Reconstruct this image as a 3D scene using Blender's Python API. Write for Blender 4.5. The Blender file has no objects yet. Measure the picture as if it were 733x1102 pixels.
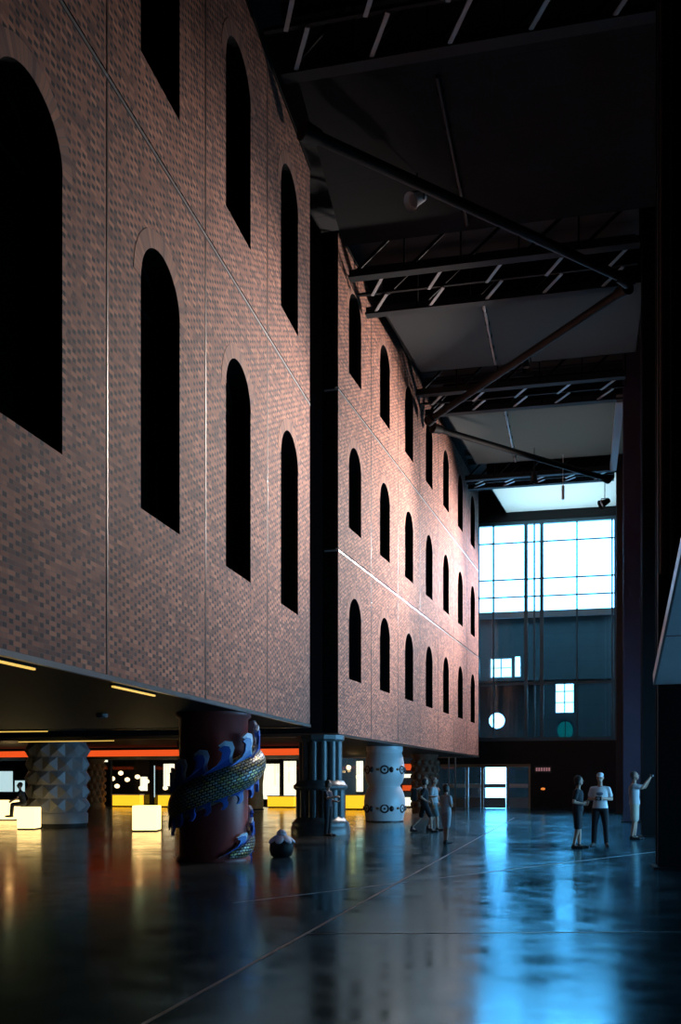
import bpy, bmesh, math, random
from mathutils import Vector, Matrix
R = math.radians
PI = math.pi
random.seed(7)
sc = bpy.context.scene
COL = sc.collection

# ------------------------------------------------------------------ camera frame
YAW = 13.46                       # camera looks this far left of the hall axis (+Y)
EYE = 1.55
FPX = 1080.0
FW = Vector((-math.sin(R(YAW)), math.cos(R(YAW)), 0))
RT = Vector((math.cos(R(YAW)), math.sin(R(YAW)), 0))
def at(px, d, z=0.0):
    """floor point seen at column px, d metres along the camera's axis"""
    p = FW * d + RT * (d * (px - 366.5) / FPX)
    return Vector((p.x, p.y, z))
def onY(px, py, Y):
    """point of the plane y = Y seen at (px, py)"""
    k = (px - 366.5) / FPX
    dy = FW.y + RT.y * k
    d = Y / dy
    p = at(px, d)
    return Vector((p.x, Y, EYE + (841.0 - py) * d / FPX))

# ------------------------------------------------------------------ materials
def new_mat(name):
    m = bpy.data.materials.new(name); m.use_nodes = True
    nt = m.node_tree
    return m, nt, nt.nodes['Principled BSDF']
def pmat(name, col, rough=0.5, metal=0.0, spec=0.5, emit=None, estr=0.0, noise=0.0, nscale=8.0, bump=0.0):
    m, nt, b = new_mat(name)
    b.inputs['Base Color'].default_value = (*col, 1)
    b.inputs['Roughness'].default_value = rough
    b.inputs['Metallic'].default_value = metal
    b.inputs['Specular IOR Level'].default_value = spec
    if emit:
        b.inputs['Emission Color'].default_value = (*emit, 1)
        b.inputs['Emission Strength'].default_value = estr
    if noise or bump:
        tc = nt.nodes.new('ShaderNodeTexCoord')
        n = nt.nodes.new('ShaderNodeTexNoise'); n.inputs['Scale'].default_value = nscale
        n.inputs['Detail'].default_value = 6
        nt.links.new(tc.outputs['Object'], n.inputs['Vector'])
        if noise:
            mx = nt.nodes.new('ShaderNodeMix'); mx.data_type = 'RGBA'
            mx.inputs['A'].default_value = (*[c * (1 - noise) for c in col], 1)
            mx.inputs['B'].default_value = (*[min(1, c * (1 + noise)) for c in col], 1)
            nt.links.new(n.outputs['Fac'], mx.inputs['Factor'])
            nt.links.new(mx.outputs['Result'], b.inputs['Base Color'])
        if bump:
            bp = nt.nodes.new('ShaderNodeBump'); bp.inputs['Strength'].default_value = bump
            nt.links.new(n.outputs['Fac'], bp.inputs['Height'])
            nt.links.new(bp.outputs['Normal'], b.inputs['Normal'])
    return m

def brick_mat(name, c1, c2, mortar, bw=0.25, rh=0.078, uv=False):
    m, nt, b = new_mat(name)
    N = nt.nodes.new; L = nt.links.new
    tc = N('ShaderNodeTexCoord')
    br = N('ShaderNodeTexBrick')
    br.inputs['Scale'].default_value = 1
    br.inputs['Brick Width'].default_value = bw
    br.inputs['Row Height'].default_value = rh
    br.inputs['Mortar Size'].default_value = 0.007
    br.inputs['Mortar Smooth'].default_value = 0.2
    br.inputs['Color1'].default_value = (*c1, 1); br.inputs['Color2'].default_value = (*c2, 1)
    br.inputs['Mortar'].default_value = (*mortar, 1)
    if uv:
        L(tc.outputs['UV'], br.inputs['Vector'])
    else:
        sp = N('ShaderNodeSeparateXYZ'); L(tc.outputs['Object'], sp.inputs[0])
        ad = N('ShaderNodeMath'); ad.operation = 'ADD'
        L(sp.outputs['X'], ad.inputs[0]); L(sp.outputs['Y'], ad.inputs[1])
        cb = N('ShaderNodeCombineXYZ'); L(ad.outputs[0], cb.inputs['X']); L(sp.outputs['Z'], cb.inputs['Y'])
        L(cb.outputs[0], br.inputs['Vector'])
    ns = N('ShaderNodeTexNoise'); ns.inputs['Scale'].default_value = 1.3; ns.inputs['Detail'].default_value = 5
    L(tc.outputs['Object'], ns.inputs['Vector'])
    rp = N('ShaderNodeMapRange'); rp.inputs['To Min'].default_value = 0.7; rp.inputs['To Max'].default_value = 1.3
    L(ns.outputs['Fac'], rp.inputs['Value'])
    mu = N('ShaderNodeMix'); mu.data_type = 'RGBA'; mu.blend_type = 'MULTIPLY'; mu.inputs['Factor'].default_value = 1
    L(br.outputs['Color'], mu.inputs['A']); L(rp.outputs[0], mu.inputs['B'])
    L(mu.outputs['Result'], b.inputs['Base Color'])
    bp = N('ShaderNodeBump'); bp.inputs['Strength'].default_value = 0.35; bp.inputs['Distance'].default_value = 0.01
    bp.invert = True
    L(br.outputs['Fac'], bp.inputs['Height']); L(bp.outputs['Normal'], b.inputs['Normal'])
    b.inputs['Roughness'].default_value = 0.75
    b.inputs['Specular IOR Level'].default_value = 0.25
    return m

def flemish_mat(name):
    """Flemish bond: long red stretchers alternating with short dark headers"""
    m, nt, b = new_mat(name); N = nt.nodes.new; L = nt.links.new
    def math_(op, a, c=None):
        n = N('ShaderNodeMath'); n.operation = op
        for i, x in enumerate((a, c)):
            if x is None: continue
            if isinstance(x, (int, float)): n.inputs[i].default_value = x
            else: L(x, n.inputs[i])
        return n.outputs[0]
    tc = N('ShaderNodeTexCoord'); sp = N('ShaderNodeSeparateXYZ'); L(tc.outputs['Object'], sp.inputs[0])
    u = math_('ADD', sp.outputs['X'], sp.outputs['Y']); v = sp.outputs['Z']
    RH, PER, ST, MO = 0.058, 0.27, 0.178, 0.007
    vr = math_('DIVIDE', v, RH); row = math_('FLOOR', vr); vf = math_('SUBTRACT', vr, row)
    par = math_('MODULO', row, 2.0)
    us = math_('DIVIDE', math_('ADD', u, math_('MULTIPLY', par, PER / 2)), PER); cell = math_('FLOOR', us); uf = math_('SUBTRACT', us, cell)
    hd = math_('GREATER_THAN', uf, ST / PER)
    mo = math_('LESS_THAN', vf, MO / RH)
    for a, c in ((0.0, MO / PER), (ST / PER, (ST + MO) / PER)):
        mo = math_('MAXIMUM', mo, math_('MULTIPLY', math_('GREATER_THAN', uf, a), math_('LESS_THAN', uf, c)))
    idc = N('ShaderNodeCombineXYZ'); L(math_('ADD', math_('MULTIPLY', cell, 2.0), hd), idc.inputs['X']); L(row, idc.inputs['Y'])
    wn = N('ShaderNodeTexWhiteNoise'); wn.noise_dimensions = '2D'; L(idc.outputs[0], wn.inputs['Vector'])
    def ramp(stops):
        r = N('ShaderNodeValToRGB'); e = r.color_ramp.elements
        while len(e) > 1: e.remove(e[-1])
        e[0].position = stops[0][0]; e[0].color = (*stops[0][1], 1)
        for p, c in stops[1:]: k = e.new(p); k.color = (*c, 1)
        L(wn.outputs['Value'], r.inputs['Fac']); return r.outputs['Color']
    st = ramp([(0, (.15, .075, .06)), (.35, (.29, .125, .085)), (.75, (.40, .17, .11)), (1, (.52, .24, .15))])
    he = ramp([(0, (.03, .026, .032)), (.6, (.06, .045, .05)), (.85, (.18, .09, .075)), (1, (.40, .17, .11))])
    def mix(f, a, c, bt='MIX'):
        x = N('ShaderNodeMix'); x.data_type = 'RGBA'; x.blend_type = bt
        if isinstance(f, (int, float)): x.inputs['Factor'].default_value = f
        else: L(f, x.inputs['Factor'])
        for k, y in (('A', a), ('B', c)):
            if isinstance(y, tuple): x.inputs[k].default_value = (*y, 1)
            else: L(y, x.inputs[k])
        return x.outputs['Result']
    col = mix(mo, mix(hd, st, he), (.19, .145, .125))
    ns = N('ShaderNodeTexNoise'); ns.inputs['Scale'].default_value = 1.1; ns.inputs['Detail'].default_value = 5
    L(tc.outputs['Object'], ns.inputs['Vector'])
    rp = N('ShaderNodeMapRange'); rp.inputs['To Min'].default_value = .75; rp.inputs['To Max'].default_value = 1.25
    L(ns.outputs['Fac'], rp.inputs['Value'])
    L(mix(1.0, col, rp.outputs[0], 'MULTIPLY'), b.inputs['Base Color'])
    bp = N('ShaderNodeBump'); bp.inputs['Strength'].default_value = .4; bp.inputs['Distance'].default_value = .008; bp.invert = True
    L(mo, bp.inputs['Height']); L(bp.outputs['Normal'], b.inputs['Normal'])
    b.inputs['Roughness'].default_value = .75; b.inputs['Specular IOR Level'].default_value = .25
    return m

def glass_mat(name, tint, rough=0.02, refl=1.0):
    m = bpy.data.materials.new(name); m.use_nodes = True
    nt = m.node_tree; nt.nodes.clear(); N = nt.nodes.new; L = nt.links.new
    o = N('ShaderNodeOutputMaterial'); t = N('ShaderNodeBsdfTransparent'); g = N('ShaderNodeBsdfGlossy')
    t.inputs['Color'].default_value = (*tint, 1); g.inputs['Roughness'].default_value = rough
    g.inputs['Color'].default_value = (refl, refl, refl, 1)
    fr = N('ShaderNodeFresnel'); fr.inputs['IOR'].default_value = 1.45
    mx = N('ShaderNodeMixShader')
    L(fr.outputs[0], mx.inputs[0]); L(t.outputs[0], mx.inputs[1]); L(g.outputs[0], mx.inputs[2]); L(mx.outputs[0], o.inputs[0])
    return m

def floor_mat():
    m, nt, b = new_mat('polished dark concrete')
    N = nt.nodes.new; L = nt.links.new
    tc = N('ShaderNodeTexCoord')
    n1 = N('ShaderNodeTexNoise'); n1.inputs['Scale'].default_value = 0.35; n1.inputs['Detail'].default_value = 8; n1.inputs['Roughness'].default_value = 0.62
    L(tc.outputs['Object'], n1.inputs['Vector'])
    n2 = N('ShaderNodeTexNoise'); n2.inputs['Scale'].default_value = 2.2; n2.inputs['Detail'].default_value = 8
    L(tc.outputs['Object'], n2.inputs['Vector'])
    mx = N('ShaderNodeMix'); mx.data_type = 'RGBA'
    mx.inputs['A'].default_value = (0.012, 0.015, 0.017, 1); mx.inputs['B'].default_value = (0.035, 0.04, 0.043, 1)
    L(n1.outputs['Fac'], mx.inputs['Factor']); L(mx.outputs['Result'], b.inputs['Base Color'])
    av = N('ShaderNodeMath'); av.operation = 'ADD'; L(n1.outputs['Fac'], av.inputs[0]); L(n2.outputs['Fac'], av.inputs[1])
    rr = N('ShaderNodeMapRange'); rr.inputs['From Min'].default_value = 0.7; rr.inputs['From Max'].default_value = 1.3
    rr.inputs['To Min'].default_value = 0.10; rr.inputs['To Max'].default_value = 0.24
    L(av.outputs[0], rr.inputs['Value'])
    bp = N('ShaderNodeBump'); bp.inputs['Strength'].default_value = 0.02; bp.inputs['Distance'].default_value = 0.02
    L(n2.outputs['Fac'], bp.inputs['Height']); L(bp.outputs['Normal'], b.inputs['Normal'])
    b.inputs['Specular IOR Level'].default_value = 0.0; b.inputs['Roughness'].default_value = 0.8
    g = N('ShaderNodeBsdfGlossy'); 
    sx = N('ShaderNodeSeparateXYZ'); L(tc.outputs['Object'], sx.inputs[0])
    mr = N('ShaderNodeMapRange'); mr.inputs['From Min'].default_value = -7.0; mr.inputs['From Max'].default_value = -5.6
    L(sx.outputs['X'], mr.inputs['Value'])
    tn = N('ShaderNodeMix'); tn.data_type = 'RGBA'          # reflection tint put in: warm under the buildings, blue in the hall
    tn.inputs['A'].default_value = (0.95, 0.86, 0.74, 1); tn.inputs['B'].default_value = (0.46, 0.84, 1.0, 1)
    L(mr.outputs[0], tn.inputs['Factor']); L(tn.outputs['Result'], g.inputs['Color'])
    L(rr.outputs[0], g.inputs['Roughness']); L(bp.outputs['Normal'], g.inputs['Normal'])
    fr = N('ShaderNodeFresnel'); fr.inputs['IOR'].default_value = 1.5; L(bp.outputs['Normal'], fr.inputs['Normal'])
    ms = N('ShaderNodeMixShader'); L(fr.outputs[0], ms.inputs[0]); L(b.outputs[0], ms.inputs[1]); L(g.outputs[0], ms.inputs[2])
    L(ms.outputs[0], nt.nodes['Material Output'].inputs['Surface'])
    return m

def plank_mat(name, col, line, pitch, axis='X', rough=0.7, spec=0.2, wid=0.03):
    """surface with thin joints every pitch metres along an object axis"""
    m, nt, b = new_mat(name); N = nt.nodes.new; L = nt.links.new
    tc = N('ShaderNodeTexCoord'); sp = N('ShaderNodeSeparateXYZ'); L(tc.outputs['Object'], sp.inputs[0])
    d = N('ShaderNodeMath'); d.operation = 'DIVIDE'; d.inputs[1].default_value = pitch; L(sp.outputs[axis], d.inputs[0])
    fr = N('ShaderNodeMath'); fr.operation = 'FRACT'; L(d.outputs[0], fr.inputs[0])
    lt = N('ShaderNodeMath'); lt.operation = 'LESS_THAN'; lt.inputs[1].default_value = wid; L(fr.outputs[0], lt.inputs[0])
    n = N('ShaderNodeTexNoise'); n.inputs['Scale'].default_value = 0.9; n.inputs['Detail'].default_value = 6
    L(tc.outputs['Object'], n.inputs['Vector'])
    m1 = N('ShaderNodeMix'); m1.data_type = 'RGBA'
    m1.inputs['A'].default_value = (*[c * .75 for c in col], 1); m1.inputs['B'].default_value = (*[c * 1.25 for c in col], 1)
    L(n.outputs['Fac'], m1.inputs['Factor'])
    m2 = N('ShaderNodeMix'); m2.data_type = 'RGBA'; m2.inputs['B'].default_value = (*line, 1)
    L(lt.outputs[0], m2.inputs['Factor']); L(m1.outputs['Result'], m2.inputs['A'])
    L(m2.outputs['Result'], b.inputs['Base Color'])
    b.inputs['Roughness'].default_value = rough; b.inputs['Specular IOR Level'].default_value = spec
    return m

def scale_mat():
    m, nt, b = new_mat('dragon scales'); N = nt.nodes.new; L = nt.links.new
    tc = N('ShaderNodeTexCoord')
    br = N('ShaderNodeTexBrick'); br.inputs['Scale'].default_value = 1
    br.inputs['Brick Width'].default_value = 0.085; br.inputs['Row Height'].default_value = 0.055
    br.inputs['Mortar Size'].default_value = 0.014; br.inputs['Mortar Smooth'].default_value = 0.6
    br.inputs['Color1'].default_value = (0.62, 0.46, 0.12, 1); br.inputs['Color2'].default_value = (0.30, 0.36, 0.40, 1)
    br.inputs['Mortar'].default_value = (0.012, 0.012, 0.02, 1)
    L(tc.outputs['UV'], br.inputs['Vector']); L(br.outputs['Color'], b.inputs['Base Color'])
    bp = N('ShaderNodeBump'); bp.inputs['Strength'].default_value = 0.9; bp.inputs['Distance'].default_value = 0.03; bp.invert = True
    L(br.outputs['Fac'], bp.inputs['Height']); L(bp.outputs['Normal'], b.inputs['Normal'])
    b.inputs['Roughness'].default_value = 0.3; b.inputs['Metallic'].default_value = 0.25
    return m

M = {}
M['lining'] = plank_mat('black roof lining', (0.015, 0.017, 0.018), (0.009, 0.014, 0.015), 1.2, 'Y', 0.85, 0.15, 0.02)
M['brick'] = flemish_mat('mixed red brick')
M['arch'] = brick_mat('arch bricks', (0.42, 0.20, 0.13), (0.15, 0.085, 0.075), (0.20, 0.14, 0.12), bw=0.078, rh=0.26, uv=True)
M['floor'] = floor_mat()
M['roof'] = plank_mat('dark roof lining', (0.07, 0.073, 0.076), (0.035, 0.035, 0.037), 1.2, 'Y', 0.8, 0.2, 0.02)
M['steel'] = pmat('dark painted steel', (0.006, 0.0065, 0.007), 0.65, 0.0, 0.2)
M['steel2'] = pmat('dark brown steel', (0.035, 0.028, 0.027), 0.55, 0.0, 0.35, noise=0.3, nscale=3)
M['purple'] = pmat('purple grey painted steel', (0.05, 0.038, 0.062), 0.5, 0.0, 0.35, noise=0.15, nscale=2)  # purple light falling on the column, put into its colour
M['grey_steel'] = pmat('pale grey steel', (0.30, 0.32, 0.34), 0.4, 0.2)
M['blade'] = pmat('galvanised bracing', (0.42, 0.45, 0.47), 0.4, 0.3)
M['chord'] = pmat('blue grey truss steel', (0.026, 0.031, 0.034), 0.65, 0.0, 0.2)
M['trim'] = pmat('brushed metal trim', (0.5, 0.5, 0.5), 0.28, 1.0, noise=0.1, nscale=2)
M['joint'] = pmat('joint metal', (0.30, 0.29, 0.28), 0.4, 0.6)
M['chrome'] = pmat('bare metal pipe', (0.55, 0.57, 0.6), 0.3, 1.0)  # for added pipes that give the lit glint of column edges
M['joint_pale'] = pmat('pale joint metal', (0.34, 0.33, 0.32), 0.35, 0.4)
M['joint_dark'] = pmat('dark joint', (0.01, 0.01, 0.01), 0.8, 0.0, 0.1)
M['pane_dark'] = pmat('unlit window glass', (0.002, 0.002, 0.002), 0.25, 0.0, 0.12)
M['frame_dark'] = pmat('black window frame', (0.004, 0.004, 0.004), 0.7, 0.0, 0.1)  # real frames, and shade painted on reveals and panel ends
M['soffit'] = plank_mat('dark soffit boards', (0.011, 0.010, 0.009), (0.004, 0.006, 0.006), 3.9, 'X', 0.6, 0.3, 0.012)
M['stone'] = plank_mat('dark brown stone', (0.05, 0.042, 0.037), (0.02, 0.017, 0.015), 1.1, 'Z', 0.8, 0.2, 0.02)
M['court'] = plank_mat('old dark wall', (0.075, 0.082, 0.08), (0.04, 0.045, 0.045), 0.9, 'Z', 0.85, 0.2, 0.02)
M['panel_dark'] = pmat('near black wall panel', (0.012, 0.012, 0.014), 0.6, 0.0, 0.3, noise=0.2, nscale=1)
M['glass'] = glass_mat('curtain wall glass', (0.80, 0.88, 0.88))
M['glass_thin'] = glass_mat('door glass', (0.88, 0.92, 0.92))
M['band'] = pmat('pale blue spandrel', (0.28, 0.52, 0.66), 0.3)
M['mullion'] = pmat('blue grey mullion', (0.07, 0.13, 0.16), 0.4, 0.3)
M['white_frame'] = pmat('white painted frame', (0.7, 0.7, 0.68), 0.5)
M['wood_frame'] = pmat('pale wooden door frame', (0.42, 0.30, 0.18), 0.5, noise=0.15, nscale=5)
M['slab'] = plank_mat('blue grey soffit panel', (0.62, 0.63, 0.64), (0.2, 0.065, 0.07), 2.4, 'Y', 0.45, 0.4, 0.012)
M['orange_lit'] = pmat('lit orange band', (0.6, 0.1, 0.02), 0.6, emit=(1.0, 0.10, 0.015), estr=0.85)
M['led'] = pmat('yellow strip light', (0.8, 0.6, 0.2), 0.5, emit=(1.0, 0.62, 0.12), estr=0.95)  # emission stands for warm light reflected in the metal trim
M['lightbox'] = pmat('glowing yellow acrylic', (0.9, 0.7, 0.2), 0.5, emit=(1.0, 0.74, 0.31), estr=2.3)
M['counter'] = pmat('glowing amber counter', (0.9, 0.6, 0.05), 0.5, emit=(1.0, 0.52, 0.02), estr=1.3)
M['globe'] = pmat('lit warm globe', (1, 0.8, 0.5), 0.5, emit=(1.0, 0.72, 0.38), estr=3.0)
M['lit_panel'] = pmat('lit shop window', (0.9, 0.9, 0.85), 0.5, emit=(1.0, 0.86, 0.62), estr=1.8)
M['lit_panel_cool'] = pmat('lit cool display', (0.8, 0.9, 0.9), 0.5, emit=(0.72, 0.95, 1.0), estr=0.95)
M['lit_orange_window'] = pmat('lit orange window', (0.9, 0.4, 0.2), 0.5, emit=(1.0, 0.36, 0.16), estr=0.9)
M['black'] = pmat('matt black', (0.01, 0.01, 0.01), 0.6, 0.0, 0.3)
M['lamp_white'] = pmat('white lamp housing', (0.75, 0.75, 0.75), 0.4)
M['dragon_red'] = pmat('dark red lacquer', (0.26, 0.05, 0.045), 0.4, 0.0, 0.5, noise=0.25, nscale=3)
M['scales'] = scale_mat()
M['fin_blue'] = pmat('deep blue glaze', (0.04, 0.13, 0.55), 0.3)
M['fin_white'] = pmat('pale blue glaze', (0.62, 0.74, 0.88), 0.35)
M['stud'] = pmat('grey glazed stone', (0.20, 0.20, 0.215), 0.45, 0.0, 0.5, noise=0.15, nscale=4)
M['pier'] = pmat('dark greenish pier stone', (0.085, 0.105, 0.11), 0.32, 0.1, 0.5, noise=0.25, nscale=3)
M['ceramic'] = pmat('white ceramic', (0.66, 0.69, 0.71), 0.3, noise=0.05, nscale=3)
M['ring_dark'] = pmat('dark inlay', (0.03, 0.025, 0.03), 0.4)
M['ring_brown'] = pmat('brown inlay', (0.25, 0.12, 0.05), 0.4)
M['terracotta'] = pmat('brown carved clay', (0.26, 0.14, 0.09), 0.6, noise=0.35, nscale=9, bump=0.4)
M['amber_stone'] = pmat('orange clay', (0.55, 0.24, 0.07), 0.55, noise=0.3, nscale=6, bump=0.3)
M['line'] = pmat('pale floor inlay', (0.16, 0.18, 0.19), 0.35)
M['sign'] = pmat('dark sign plate', (0.02, 0.02, 0.022), 0.5)
M['sign_lit'] = pmat('pale sign marks', (0.6, 0.35, 0.38), 0.5, emit=(0.8, 0.38, 0.42), estr=0.30)
M['lamp_orange'] = pmat('orange lamp', (1, 0.4, 0.1), 0.5, emit=(1.0, 0.28, 0.05), estr=0.9)
M['petal'] = pmat('pale lilac clay', (0.55, 0.50, 0.56), 0.5)
M['skin'] = pmat('skin', (0.46, 0.26, 0.18), 0.5)
M['eye'] = pmat('eye', (0.02, 0.015, 0.012), 0.3)
M['lip'] = pmat('lips', (0.34, 0.13, 0.11), 0.5)
M['hair_dark'] = pmat('dark brown hair', (0.025, 0.017, 0.013), 0.55)
M['hair_grey'] = pmat('grey hair', (0.10, 0.09, 0.085), 0.6)
M['cloth_white'] = pmat('white cotton', (0.78, 0.80, 0.82), 0.8)
M['cloth_grey'] = pmat('grey cotton', (0.42, 0.44, 0.46), 0.8)
M['cloth_black'] = pmat('black cotton', (0.014, 0.014, 0.017), 0.85)
M['cloth_khaki'] = pmat('khaki cotton', (0.45, 0.40, 0.32), 0.8)
M['cloth_navy'] = pmat('dark navy denim', (0.018, 0.022, 0.035), 0.8)
M['cloth_teal'] = pmat('dull teal cotton', (0.13, 0.20, 0.22), 0.8)
M['shoe'] = pmat('dark shoe leather', (0.02, 0.018, 0.017), 0.5)
M['print'] = pmat('grey shirt print', (0.16, 0.19, 0.24), 0.8)

def rooflight_mat(name, tr, df):
    m = bpy.data.materials.new(name); m.use_nodes = True
    nt = m.node_tree; nt.nodes.clear(); N = nt.nodes.new; L = nt.links.new
    o = N('ShaderNodeOutputMaterial'); t = N('ShaderNodeBsdfTranslucent'); d = N('ShaderNodeBsdfDiffuse')
    t.inputs['Color'].default_value = (*tr, 1); d.inputs['Color'].default_value = (*df, 1)
    mx = N('ShaderNodeAddShader')
    L(t.outputs[0], mx.inputs[0]); L(d.outputs[0], mx.inputs[1]); L(mx.outputs[0], o.inputs[0])
    return m
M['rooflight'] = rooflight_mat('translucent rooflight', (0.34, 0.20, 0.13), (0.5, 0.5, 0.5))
M['roofblind'] = rooflight_mat('closely blinded rooflight', (0.016, 0.0085, 0.0052), (0.10, 0.10, 0.10))  # invented translucent bay, lifts the ceiling where window light would fall
M['roofblind2'] = rooflight_mat('closed dark rooflight', (0.0035, 0.0021, 0.0016), (0.06, 0.06, 0.06))  # invented as well, fainter, for the dimmer ceiling bay

# ------------------------------------------------------------------ mesh builder
class MB:
    def __init__(s):
        s.v = []; s.f = []; s.uv = {}; s.mi = {}; s.sm = set()
    def quad(s, pts, uvs=None, smooth=False):
        b = len(s.v); s.v += [tuple(p) for p in pts]; s.f.append(tuple(range(b, b + len(pts))))
        if uvs: s.uv[len(s.f) - 1] = uvs
        if smooth: s.sm.add(len(s.f) - 1)
    def mesh(s, verts, faces, smooth=False, uvs=None):
        b = len(s.v); s.v += [tuple(p) for p in verts]
        for i, f in enumerate(faces):
            s.f.append(tuple(b + k for k in f))
            if smooth: s.sm.add(len(s.f) - 1)
            if uvs: s.uv[len(s.f) - 1] = [uvs[k] for k in f]
    def box(s, x0, x1, y0, y1, z0, z1, mat=None):
        v = [(x0, y0, z0), (x1, y0, z0), (x1, y1, z0), (x0, y1, z0), (x0, y0, z1), (x1, y0, z1), (x1, y1, z1), (x0, y1, z1)]
        if mat is not None: v = [tuple(mat @ Vector(p)) for p in v]
        s.mesh(v, [(3, 2, 1, 0), (4, 5, 6, 7), (0, 1, 5, 4), (1, 2, 6, 5), (2, 3, 7, 6), (3, 0, 4, 7)])
        return s
    def bevbox(s, x0, x1, y0, y1, z0, z1, b=0.03):
        """box with all vertical and horizontal edges chamfered"""
        bm = bmesh.new(); bmesh.ops.create_cube(bm, size=1)
        for v in bm.verts:
            v.co = Vector(((x0 + x1) / 2 + v.co.x * (x1 - x0), (y0 + y1) / 2 + v.co.y * (y1 - y0), (z0 + z1) / 2 + v.co.z * (z1 - z0)))
        bmesh.ops.bevel(bm, geom=list(bm.edges), offset=b, segments=2, affect='EDGES', profile=0.5)
        bm.verts.index_update()
        s.mesh([v.co.copy() for v in bm.verts], [[v.index for v in f.verts] for f in bm.faces]); bm.free()
        return s
    def bar(s, a, b, w, h, up=(0, 0, 1)):
        """rectangular bar between two points: w sideways, h along up"""
        a = Vector(a); b = Vector(b); t = (b - a); L = t.length; t.normalize()
        up = Vector(up)
        if abs(t.dot(up)) > 0.99: up = Vector((0, 1, 0))
        x = t.cross(up).normalized(); y = x.cross(t).normalized()
        v = []
        for p in (a, b):
            for (i, j) in ((-1, -1), (1, -1), (1, 1), (-1, 1)):
                v.append(p + x * (w / 2 * i) + y * (h / 2 * j))
        s.mesh(v, [(3, 2, 1, 0), (4, 5, 6, 7), (0, 1, 5, 4), (1, 2, 6, 5), (2, 3, 7, 6), (3, 0, 4, 7)])
        return s
    def cone(s, a, b, ra, rb, n=16, cap=True, smooth=True):
        a = Vector(a); b = Vector(b); t = (b - a).normalized()
        up = Vector((0, 0, 1)) if abs(t.z) < 0.95 else Vector((0, 1, 0))
        x = t.cross(up).normalized(); y = x.cross(t).normalized()
        v = []
        for p, r in ((a, ra), (b, rb)):
            for i in range(n):
                q = 2 * PI * i / n
                v.append(p + x * (math.cos(q) * r) + y * (math.sin(q) * r))
        f = [((i + 1) % n, i, n + i, n + (i + 1) % n) for i in range(n)]
        s.mesh(v, f, smooth)
        if cap: s.mesh(v, [tuple(range(n)), tuple(range(2 * n - 1, n - 1, -1))])
        return s
    def ball(s, c, r, sx=1, sy=1, sz=1, n=16, m=10, rot=None):
        c = Vector(c); v = []; f = []
        for j in range(m + 1):
            th = PI * j / m
            for i in range(n):
                q = 2 * PI * i / n
                p = Vector((math.sin(th) * math.cos(q) * r * sx, math.sin(th) * math.sin(q) * r * sy, math.cos(th) * r * sz))
                if rot is not None: p = rot @ p
                v.append(c + p)
        for j in range(m):
            for i in range(n):
                a, b2 = j * n + i, j * n + (i + 1) % n
                f.append((a, a + n, b2 + n, b2))
        s.mesh(v, f, True); return s
    def lathe(s, prof, n=48, c=(0, 0), smooth=True, cap=True):
        v = []; f = []
        for (r, z) in prof:
            for i in range(n):
                q = 2 * PI * i / n
                v.append((c[0] + r * math.cos(q), c[1] + r * math.sin(q), z))
        for j in range(len(prof) - 1):
            for i in range(n):
                a, b2 = j * n + i, j * n + (i + 1) % n
                f.append((a, b2, b2 + n, a + n))
        s.mesh(v, f, smooth)
        if cap:
            k = (len(prof) - 1) * n
            s.mesh(v, [tuple(range(n - 1, -1, -1)), tuple(range(k, k + n))])
        return s
    def torus(s, c, R0, r, ax=(0, 0, 1), n=24, m=8):
        q = Vector((0, 0, 1)).rotation_difference(Vector(ax)); v = []; f = []
        for i in range(n):
            a = 2 * PI * i / n
            for j in range(m):
                b2 = 2 * PI * j / m
                p = Vector(((R0 + r * math.cos(b2)) * math.cos(a), (R0 + r * math.cos(b2)) * math.sin(a), r * math.sin(b2)))
                v.append(Vector(c) + q @ p)
        for i in range(n):
            for j in range(m):
                f.append((i * m + j, ((i + 1) % n) * m + j, ((i + 1) % n) * m + (j + 1) % m, i * m + (j + 1) % m))
        s.mesh(v, f, True); return s
    def data(s, name):
        me = bpy.data.meshes.new(name); me.from_pydata(s.v, [], s.f)
        if s.uv:
            ul = me.uv_layers.new(name='UVMap')
            for i, p in enumerate(me.polygons):
                u = s.uv.get(i)
                if u:
                    for k, li in enumerate(p.loop_indices): ul.data[li].uv = u[k]
        for i, k in s.mi.items(): me.polygons[i].material_index = k
        for i in s.sm: me.polygons[i].use_smooth = True
        me.validate(); me.update(); return me
    def build(s, name, mat, parent=None, loc=None, rz=None):
        o = bpy.data.objects.new(name, s.data(name)); COL.objects.link(o)
        if mat: o.data.materials.append(mat)
        if parent: o.parent = parent
        if loc is not None: o.location = loc
        if rz is not None: o.rotation_euler = (0, 0, rz)
        return o

def empty(name, loc=(0, 0, 0), rz=0.0):
    o = bpy.data.objects.new(name, None); COL.objects.link(o)
    o.location = loc; o.rotation_euler = (0, 0, rz); o.empty_display_size = 0.3
    return o
def tag(o, label, cat, group=None):
    o['label'] = label; o['category'] = cat
    if group: o['group'] = group
    return o
def struct(o, label=None):
    o['kind'] = 'structure'
    if label: o['label'] = label
    return o
def copy_tree(o, parent=None):
    c = o.copy(); COL.objects.link(c)
    if parent: c.parent = parent
    for ch in list(o.children): copy_tree(ch, c)
    return c

# ------------------------------------------------------------------ room shell
ROOF = 18.3
BACK = 58.3
struct(MB().box(-47, 8, -9, 70, -0.3, 0).build('floor', M['floor']))
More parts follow.
